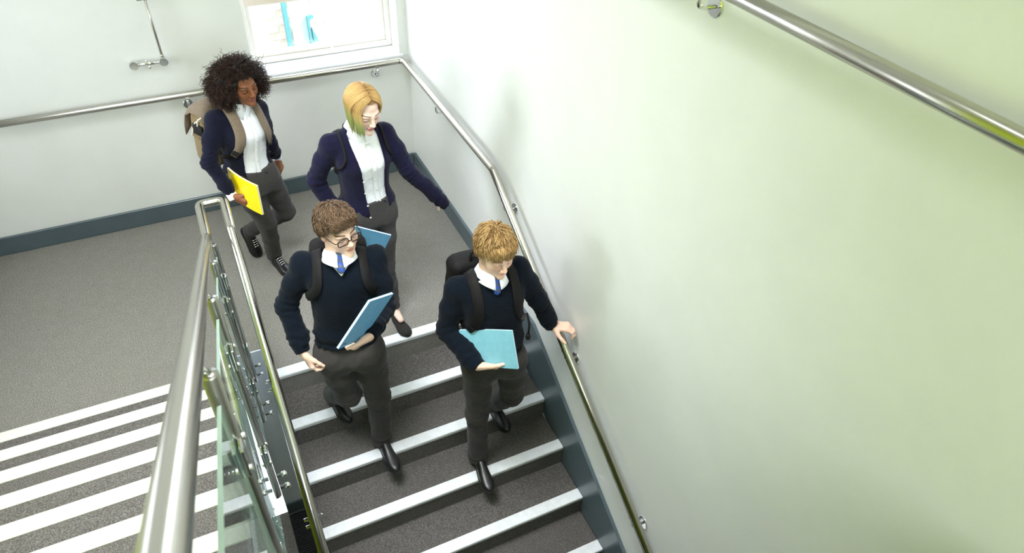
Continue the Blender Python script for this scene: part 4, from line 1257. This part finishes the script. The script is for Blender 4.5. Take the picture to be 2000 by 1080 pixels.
# ---- girl with curly hair and yellow notebook
S1 = dict(fem=True, label='girl with big curly dark hair, navy cardigan and grey trousers, carrying a yellow notebook', ground=(-1.40, -0.86, 0),
          face=(-66, 9, 4), hk=1.0, hoff=(.008, -.012, -.024), skin=brown, lip=srgb(150, 84, 74), brow=srgb(38, 24, 18), lash=srgb(24, 16, 14), lid=srgb(120, 72, 48), hand_skin=srgb(140, 88, 60),
          neck=.047, arm_r=(.056, .052, .047, .045, .034), hem=-.03, knit='cardigan_dark', trouser='trouser_grey', leg_r=(.082, .074, .060, .056, .050), hem_drop=.030, fold=.7, gap=7, drop=.044,
          open=[(-.2, -.09, .13), (.2, -.082, .118), (.45, -.082, .110), (.7, -.080, .105), (.9, -.078, .095), (1.05, -.075, .085)],
          handR=hnd((.75, -.55, -.40), (.80, .45, .25), GRIP, (.5, .8, .35)), handL=hnd((.12, -.22, -.96), (-.75, .35, -.05), [(25, 40, 22), (30, 45, 25), (36, 48, 28), (40, 50, 30)], (.3, .85, .5)),
          shoe=dict(mat='leather', len=.245, w=1.02, h=.95, laces=True, shiny=True, tip=.06), hand_scale=.95, cuffR=-.02, cuffL=-.03)
# ---- girl with the blond bob
S2 = dict(fem=True, label='girl with a blond bob fading to green, open navy cardigan, arm held out', ground=(-0.82, -1.66, 0),
          face=(-76, 17, -3), hk=1.0, hoff=(.006, -.01, -.012), skin=fair2, lip=srgb(196, 128, 124), brow=srgb(120, 90, 72), lash=srgb(52, 38, 36), blush=srgb(226, 158, 148), lid=srgb(214, 170, 160),
          neck=.047, arm_r=(.056, .053, .048, .047, .036), hem=-.09, knit='cardigan', trouser='trouser_grey', leg_r=(.082, .076, .060, .052, .045), hem_drop=-.025, fold=.6, gap=6, drop=.044,
          open=[(-.2, -.045, .095), (.2, -.045, .090), (.5, -.052, .088), (.75, -.066, .088), (.92, -.078, .086), (1.05, -.080, .085)],
          handR=hnd((.45, -.35, -.82), (.3, .8, -.2), GRIP, (.5, .8, .35)), handL=hnd((.62, -.10, -.70), (-.5, .1, -.6), [(60, 80, 50)]*4, (.1, .8, .6)),
          shoe=dict(mat='suede', len=.235, w=.95, h=.9, low=True, tip=.05), hand_scale=.86, cuffL=.115)
# ---- boy with glasses
B1 = dict(fem=False, label='boy with brown hair and black glasses, navy jumper and blue tie, walking down the stairs', ground=(-1.19, -2.40, -.33),
          face=(-74, -1, 2), hk=1.03, hoff=(.0, -.02, -.022), skin=fair, lip=srgb(214, 146, 130), brow=srgb(104, 76, 56), lash=srgb(60, 42, 34), blush=srgb(226, 160, 140), lid=srgb(222, 178, 156),
          neck=.054, arm_r=(.062, .059, .054, .052, .040), hem=.035, knit='knit_navy', trouser='trouser_boy', leg_r=(.085, .078, .066, .062, .062), hem_drop=.050, gap=8, drop=.036, vneck=(.885, .80), wide=.94,
          handR=hnd((.22, -.30, -.92), (.86, .20, .10), [(22, 45, 25), (28, 52, 30), (34, 56, 32), (40, 58, 34)], (.35, .85, .45)),
          handL=hnd((-.80, .02, -.45), (.15, .60, .70), [(35, 55, 35), (40, 58, 38), (46, 60, 40), (50, 62, 42)], (.75, .70, -.10)),
          shoe=dict(mat='leather', len=.285, w=1.0, h=.98, tip=.09))
# ---- boy with curly fair hair at the wall rail
B2 = dict(fem=False, label='boy with curly fair hair over his eyes, one hand on the wall rail', ground=(-0.47, -2.68, -.495),
          face=(-88, 13, 0), hk=1.03, hoff=(.0, -.035, -.012), skin=fair, lip=srgb(216, 152, 136), brow=srgb(150, 116, 80), lash=srgb(90, 66, 50), blush=srgb(228, 164, 146), lid=srgb(222, 178, 156),
          neck=.054, arm_r=(.062, .059, .054, .052, .040), hem=.035, knit='knit_navy', trouser='trouser_boy', leg_r=(.085, .078, .066, .061, .060), hem_drop=.048, gap=8, drop=.036, vneck=(.885, .80), wide=.94,
          hand_scale=1.06, handR=hnd((.93, -.20, -.22), (.22, .62, .72), [(30, 50, 35), (34, 54, 38), (38, 56, 40), (44, 58, 40)], (.55, .95, -.02)), handL=hnd((.75, -.55, .05), (.12, -.20, -.97), [(28, 45, 30), (30, 48, 32), (32, 50, 34), (34, 52, 36)], (.8, .55, .35)),
          shoe=dict(mat='leather', len=.285, w=1.0, h=.98, tip=.09))
G1, G2, M1, M2 = build_person('girl1', S1), build_person('girl2', S2), build_person('boy1', B1), build_person('boy2', B2)
for P, sp in ((M1, B1), (M2, B2)): tie_for(P, sp)

# ------------------------------------------------------------------ hair
def boy_hair(P, c0, c1, n, seed, length, lift, front, extra_front=0.0):
    rng = np.random.default_rng(seed); k = P.hk
    cf = cap_field(P.hc, P.R, k, .010, .026, .70)
    cf.disp(lambda X, Y, Z: .004*vnoise(X, Y, Z, .025, 0))
    V, Fq = cf.mesh(); g = [(V, Fq, (A(c0[:3])*.6+A(c1[:3])*.25))]
    W = np.interp(np.linspace(0, 1, 9), [0, .25, .7, 1], [.0016, .0021, .0018, .0005])*k
    for (m, gr, lf, ln) in ((n, .006, lift, length), (n//2, .012, lift*1.1, length*.9)):
        Q = flow_hair(P.hc, P.R, k, m, (0.012, -.055, .14), gr, lf, ln, 9, .030, .70, .003, .012, rng=rng, grav=.25, curl=9, front=front)
        Q = Q + rng.normal(size=Q.shape)*.0014
        V, Fq = strands(Q, W, 3); g.append((V, Fq, strand_cols(m, 9, 3, c0[:3], c1[:3], rng)))
    # fringe hanging over the forehead
    m = 460; x = rng.uniform(-.062, .062, m); z0 = .098-.30*np.abs(x)+rng.uniform(-.012, .012, m)
    t = np.linspace(0, 1, 9); fl = rng.uniform(.8, 1.15, m)
    Q = np.empty((m, 9, 3)); ph = rng.uniform(0, 6.28, m)
    for j, u in enumerate(t):
        yy = np.sqrt(np.maximum(0, 1-((x*(1-.1*u))/.092)**2))*(.052+.050*math.sin(min(1, u*1.3)*math.pi/2)) + .004
        drop = (u**1.6)*(.075+extra_front)*fl
        Q[:, j] = np.stack([x*(1-.05*u)+.007*np.sin(ph+u*7), yy-.012+.004*np.cos(ph+u*6)-.10*np.maximum(0, drop-.06)*0, z0+.012*math.sin(u*math.pi)-drop], 1)
    Q = P.hc+(Q*k) @ P.R.T
    V, Fq = strands(Q, W, 3); g.append((V, Fq, strand_cols(m, 9, 3, c0[:3], c1[:3], rng)))
    return hair_obj('hair', g, P.root)
boy_hair(M1, srgb(60, 45, 34), srgb(124, 98, 74), 2000, 3, .070, .011, .5, -.044)
boy_hair(M2, srgb(132, 98, 56), srgb(202, 166, 112), 2000, 4, .072, .014, .6, -.028)

# blond bob with a centre parting, green at the ends of one side
def bob_hair(P):
    rng = np.random.default_rng(8); k = P.hk; R = P.R
    top, dark, green = A(srgb(226, 188, 124)[:3]), A(srgb(158, 118, 74)[:3]), A(srgb(146, 162, 98)[:3])
    dn = R.T @ A([0, 0, -1.0]); cen = A([0, -.016, .034]); rr = A([.085, .104, .092])
    m = 1700; steps = 13
    sgn = np.where(rng.random(m) < .5, -1.0, 1.0)
    y0 = rng.uniform(-.085, .070, m); x0 = .004*sgn+rng.normal(size=m)*.004 + sgn*np.abs(rng.normal(size=m))*.030*(rng.random(m) < .45)
    p = np.stack([x0, y0, np.full(m, .12)], 1); v = (p-cen)/rr; p = cen+v/np.linalg.norm(v, axis=1)[:, None]*rr
    ln = rng.uniform(.208, .230, m)*np.where(y0 > .04, .94, 1.0)*np.where((sgn > 0) & (y0 > -.03), .80, 1.0); st = ln/(steps-1); grow = rng.uniform(1.0, 1.10, m)
    Q = np.empty((m, steps, 3))
    for j in range(steps):
        Q[:, j] = cen+(p-cen)*grow[:, None]
        nrm = (p-cen)/rr**2; nrm /= np.linalg.norm(nrm, axis=1)[:, None]
        bk = np.clip((-y0-.01)/.07, 0, 1)
        t = np.stack([sgn*(1-.75*bk), -.30-.55*bk+.25*(y0 > .03), np.full(m, -.30)], 1)+dn*.55
        t -= nrm*np.sum(t*nrm, 1)[:, None]*.98
        side = np.abs(np.sum(nrm*dn, 1)) < .25
        dd = np.sum((p-cen)*dn, 1); low = (dd > .005)[:, None]; wl = np.clip((dd+.03)/.05, 0, 1)[:, None]
        t /= np.linalg.norm(t, axis=1)[:, None]
        t = t*(1-wl)+wl*(dn[None]*1.0+np.stack([-sgn*.10, np.where(sgn > 0, -.55, -.02), np.zeros(m)], 1))
        t /= np.linalg.norm(t, axis=1)[:, None]
        p = p+t*st[:, None]
        v = (p-cen)/rr; d = np.linalg.norm(v, axis=1)[:, None]
        p = np.where(low & (d > .97), p, cen+v/np.maximum(d, 1e-6)*rr)
    tt = np.linspace(0, 1, steps)
    W = np.interp(tt, [0, .15, .8, 1], [.0014, .0022, .0022, .0008])*k
    Qw = P.hc+(Q*k) @ R.T
    V, Fq = strands(Qw, W, 3)
    base = rng.uniform(0, 1, m)[:, None, None]
    col = top*(1-.55*base)+dark*(.55*base)
    root = np.clip(1-tt/.22, 0, 1)[None, :, None]; col = col*(1-.55*root)+dark*.55*root
    gm = np.clip((tt-.55)/.3, 0, 1)[None, :, None]*np.where(sgn < 0, 1.0, .12)[:, None, None]
    col = col*(1-gm)+green*rng.uniform(.7, 1.15, (m, 1, 1))*gm
    col = np.repeat(col.reshape(-1, 3), 3, 0)
    cf = cap_field(P.hc, R, k, .008, .046, .60)
    Vc, Fc = cf.mesh()
    hair_obj('hair', [(Vc, Fc, dark*.8), (V, Fq, col)], P.root)
bob_hair(G2)

# big curly hair with a centre parting
def curly_hair(P):
    rng = np.random.default_rng(5); k = P.hk; R = P.R; hc = P.hc
    c0, c1 = A(srgb(26, 18, 16)[:3]), A(srgb(70, 48, 38)[:3])
    cen = A([0, -.050, -.008]); rr = A([.142, .120, .130])
    f = Field(hc-A([.3, .3, .32]), hc+A([.3, .3, .28]), .007)
    f.ell(hc+R @ (cen*k), R, rr*k, .01); f.ell(hc+R @ (A([0, -.014, .040])*k), R, A([.084, .102, .090])*k, .03)
    f.disp(lambda X, Y, Z: .012*vnoise(X, Y, Z, .035, 0)+.006*vnoise(X, Y, Z, .016, 1))
    def face(X, Y, Z):
        q = [X-hc[0], Y-hc[1], Z-hc[2]]
        l = [(q[0]*R[0, i]+q[1]*R[1, i]+q[2]*R[2, i])/k for i in range(3)]
        return np.sqrt((l[0]/.072)**2+((l[2]+.036)/.116)**2+(np.minimum(l[1]-.075, 0)/.075)**2)*.06-.06
    f.cut(face)
    V, Fq = f.mesh(); g = [(V, Fq, c0*.7)]
    m = 3000; steps = 18
    d = rng.normal(size=(m*3, 3)); d /= np.linalg.norm(d, axis=1)[:, None]
    p = cen+d*rr*rng.uniform(.80, 1.0, (m*3, 1))
    p2 = A([0, -.014, .040])+d*A([.086, .104, .092]); tp = (p2[:, 2] > .075) & (rng.random(len(p)) < .6); p = np.where(tp[:, None], p2, p)
    facezone = np.sqrt((p[:, 0]/.074)**2+((p[:, 2]+.040)/.112)**2) < 1
    ok = ~((p[:, 1] > .0) & facezone) & ~((np.abs(p[:, 0]) < .004) & (p[:, 1] > -.02) & (p[:, 2] > .08))
    p = p[ok][:m]; d = d[ok][:m]; m = len(p)
    Pw = hc+(p*k) @ R.T
    for _ in range(8): Pw = Pw-f.grad(Pw)*np.clip(f.sample(Pw)+.003, -.02, .02)[:, None]
    p = ((Pw-hc) @ R)/k
    dn = R.T @ A([0, 0, -1.0])
    ax = d*A([1, .9, .85])+dn*.75+rng.normal(size=(m, 3))*.30; ax /= np.linalg.norm(ax, axis=1)[:, None]
    a1 = np.cross(ax, A([.3, .5, .8])); a1 /= np.linalg.norm(a1, axis=1)[:, None]; a2 = np.cross(ax, a1)
    ln = rng.uniform(.045, .085, m)*np.where(p[:, 2] > .085, .7, 1); rad = rng.uniform(.004, .008, m); ph = rng.uniform(0, 6.28, m); turns = rng.uniform(2.0, 3.4, m)
    Q = np.empty((m, steps, 3))
    for j in range(steps):
        u = j/(steps-1); th = ph+turns*6.283*u
        Q[:, j] = p+ax*(ln*u)[:, None]+(a1*np.cos(th)[:, None]+a2*np.sin(th)[:, None])*(rad*(.5+.6*u))[:, None]
    bad = ((np.abs(Q[:, :, 0]) < .062) & (Q[:, :, 2] < .078) & (Q[:, :, 1] > .03)).any(1); Q = Q[~bad]; m = len(Q)
    W = np.interp(np.linspace(0, 1, steps), [0, .8, 1], [.0015, .0014, .0005])*k
    V, Fq = strands(hc+(Q*k) @ R.T, W, 3); g.append((V, Fq, strand_cols(m, steps, 3, c0, c1, rng)))
    hair_obj('hair', g, P.root)
curly_hair(G1)

# ------------------------------------------------------------------ glasses
def glasses(P):
    k, R, hc = P.hk, P.R, P.hc
    L = lambda x, y, z: hc+R @ (A([x, y, z])*k)
    root = empty('glasses', L(0, .10, .0), 'black rectangular glasses on the nose of the boy with brown hair', 'glasses')
    for s in (-1, 1):
        pts = []
        for q in range(28):
            a = 2*math.pi*q/28; ca, sa = math.cos(a), math.sin(a)
            x = .0265*math.copysign(abs(ca)**.55, ca); z = .0185*math.copysign(abs(sa)**.6, sa)
            pts.append(L(s*.034+x, .104-.10*abs(s*.034+x)**1.6-.004*(z < 0), +.001+z))
        pts.append(pts[0]); pts.append(pts[1])
        V, F = tube(pts, .0026*k, 8, False); mesh_obj('rim', V, F, MAT['glasses'], root)
        V, F = A(pts[:28]), [tuple(range(28))]; 
        nrm = R[:, 1]; V = np.concatenate([V-nrm*.0006, V+nrm*.0006]); F = [tuple(range(28))[::-1], tuple(range(28, 56))]+[(i, (i+1) % 28, 28+(i+1) % 28, 28+i) for i in range(28)]
        mesh_obj('lens', V, F, MAT['lens'], root, False)
        V, F = tube(catmull([L(s*.060, .097, .004), L(s*.070, .085, .004), L(s*.0775, .03, .006), L(s*.080, -.005, .008), L(s*.079, -.022, -.008)], 16), .0024*k, 8); mesh_obj('temple', V, F, MAT['glasses'], root)
    V, F = tube(catmull([L(-.009, .106, .001), L(0, .110, .004), L(.009, .106, .001)], 8), .0024*k, 8); mesh_obj('bridge', V, F, MAT['glasses'], root)
glasses(M1)

# ------------------------------------------------------------------ buttons and plackets on the girls' clothes
def front_point(P, fld, x, h, off):
    p = P.fr.at(x, .24, h)
    for _ in range(60):
        d = float(fld.sample(p[None])[0])-off
        if abs(d) < 1e-4: break
        p = p-P.fr.F1*max(-.01, min(.01, d*.8))
    return p
def placket(P, sp, xb):
    fr = P.fr; tf = Field(P.torso_field.lo, P.torso_field.lo+A([.1, .1, .1]), .05)
    prof = PROF_F
    sf = Field(fr.pel-.3, fr.nb+.3, .011); sf.add(fr.torso(prof, .05, 1.03, -.002), fr.pel-.3, fr.nb+.3)
    Q = A([front_point(P, sf, xb, h, .002) for h in np.linspace(.14, .90, 22)])
    g = np.tile(fr.F1, (22, 1)); T = np.gradient(Q, axis=0); T /= np.linalg.norm(T, axis=1)[:, None]
    g = g-T*np.sum(g*T, 1)[:, None]; g /= np.linalg.norm(g, axis=1)[:, None]
    V, F = ribbon(Q, np.cross(T, g), g, .03, .0035); pk = mesh_obj('placket', V, F, MAT['shirt'], P.root)
    for i in range(1, 21, 4):
        V, F = lathe(Q[i]+g[i]*.002, g[i], [(0, .0055), (.003, .0055), (.0036, .004)], 12); mesh_obj('button', V, F, MAT['pearl'], pk)
placket(G1, S1, .010); placket(G2, S2, .012)
for P, x, hs in ((G2, -.062, (.50, .33, .16, .0)), (G1, .118, (.55, .35, .15))):
    for h in hs:
        p = front_point(P, P.torso_field, x, h, .004)
        V, F = lathe(p, P.fr.F1, [(0, .0058), (.0025, .0058), (.0032, .004)], 14); mesh_obj('cardigan_button', V, F, MAT['pearl'] if P is G2 else MAT['dark_button'], P.root)
for P in (G1, G2):
    p = front_point(P, P.trouser_field, .05, .135, .001)
    V, F = lathe(p, P.fr.F1, [(0, .009), (.003, .009), (.004, .006)], 14); mesh_obj('waist_button', V, F, MAT['dark_button'], P.root)
for s in 'RL':   # white shirt cuffs that show below the sleeves of the girl with curly hair
    w = G1.J['wri'+s]; d = unit(w-G1.J['elb'+s])
    V, F = lathe(w-d*.05, d, [(0, .030), (.05, .0315), (.062, .0315), (.064, .028)], 20); mesh_obj('shirt_cuff', V, F, MAT['shirt'], G1.root)

# ------------------------------------------------------------------ bags
bg, loc, (hw, hd, hh) = backpack(G1, 'taupe and olive canvas rucksack on the back of the girl with curly hair', 'bag_olive', 'bag_taupe', .30, .20, .40, -.02, .57, .062, (.085, .085), 'canvas', .10)
# flap over the top and cream piping
n = 9; Vf, Ff = [], []
prof_f = [(hd-.01, hh-.03), (hd*.3, hh+.012), (-hd*.5, hh+.004), (-hd-.012, hh-.03), (-hd-.040, hh-.10), (-hd-.045, hh-.17)]
for i, (y, z) in enumerate(prof_f):
    for j in range(n):
        x = -hw*1.06+2*hw*1.06*j/(n-1)
        Vf.append(loc(x, y, z-.05*abs(x/hw)**4))
for i in range(len(prof_f)-1):
    for j in range(n-1): Ff.append((i*n+j, i*n+j+1, (i+1)*n+j+1, (i+1)*n+j))
fo = mesh_obj('flap', Vf, Ff, MAT['bag_taupe'], bg)
md = fo.modifiers.new('thick', 'SOLIDIFY'); md.thickness = .008
for s in (-1, 1):
    V, F = tube(catmull([loc(s*hw*.98, hd*.4, hh*.55), loc(s*hw*1.04, -hd*.1, hh*.42), loc(s*hw*1.04, -hd*.5, hh*.15), loc(s*hw*1.02, -hd*.8, -hh*.1)], 20), .0045, 8); mesh_obj('piping', V, F, MAT['piping'], bg)
    V, F = tube(catmull([loc(s*hw*1.02, hd*.7, hh*.7), loc(s*hw*1.06, hd*.3, hh*.55), loc(s*hw*1.06, hd*.2, hh*.30), loc(s*hw*1.04, hd*.5, hh*.15)], 20), .0045, 8); mesh_obj('piping', V, F, MAT['piping'], bg)
    V, F = box((-.02, -.02, -.06), (.02, .02, .06), .008, 2)
    V = A([loc(s*(hw+.006)+v[0]*.4, v[1]*1.8, v[2]*1.2-hh*.45) for v in V]); mesh_obj('side_pocket', V, F, MAT['bag_olive'], bg)
    V, F = box((-.010, -.05, -.035), (.010, .05, .035), .008, 2)
    V = A([loc(s*(hw+.004)+v[0], v[1]+.01, v[2]+hh*.22) for v in V]); mesh_obj('side_panel', V, F, MAT['bag_black'], bg)
backpack(G2, 'small black bag with thin straps on the back of the girl with the blond bob', 'bag_black', 'bag_black', .24, .10, .30, 0, .60, .016, (.118, .118), 'thin', .10, None, True)
backpack(M1, 'black rucksack on the back of the boy with glasses', 'bag_black', 'bag_black', .30, .15, .42, 0, .60, .052, (.110, .110), 'black', .105, None, True)
bg2, loc2, (hw2, hd2, hh2) = backpack(M2, 'black rucksack on the back of the boy holding the wall rail', 'bag_black', 'bag_black', .31, .17, .42, -.02, .62, .060, (.105, .105), 'black', .105)
# loose strap end with a knot on the fair boy's left side
fr2 = M2.fr; p0 = fr2.at(.150, .115, .60)
V, F = join([tube(catmull([p0, p0+fr2.F1*.035-A([0, 0, .05]), p0+fr2.F1*.03-A([0, 0, .13])], 10), .006, 8), ])
lo_ = mesh_obj('strap_end', V, F, MAT['bag_black'], bg2)
V, F = lathe(p0+fr2.F1*.03-A([0, 0, .165]), (0, 0, 1), [(0, .006), (.006, .013), (.02, .015), (.034, .012), (.04, .006)], 12); mesh_obj('knot', V, F, MAT['bag_black'], lo_)

# ------------------------------------------------------------------ notebooks
notebook('notebook', 'yellow notebook carried by the girl with curly hair', (-1.4743, -1.1937, .8501), (.4308, -.9024, -.006), (.0244, .005, .9997), (-.9021, -.4308, .0242), .297, .21, .011, MAT['yellow'], bend=-.012, mark=[(-.125, .088, .03, .007), (-.120, -.0, .016, .05)])
nb = notebook('notebook', 'blue notebook tucked under the forearm of the boy with glasses', (-1.1422, -2.697, .9749), (.5882, -.0156, .8086), (-.6732, -.5635, .4788), (.4481, -.826, -.342), .297, .21, .012, MAT['blue'], mark=[(-.125, .07, .008, .03)])
notebook('notebook', 'pale blue notebook held at the hip by the boy with fair curls', (-.572, -2.849, .689), (.6924, -.6529, .307), (.0027, .4279, .9038), (-.7215, -.625, .298), .297, .21, .011, MAT['pale_blue'], bend=.006)
notebook('notebook', 'light blue notebook behind the shoulder of the boy with glasses, held by the blond girl', (-.905, -1.80, .745), (.8853, -.2664, -.3811), (.3021, -.2935, .907), (-.3534, -.9181, -.1794), .26, .18, .010, MAT['blue'])
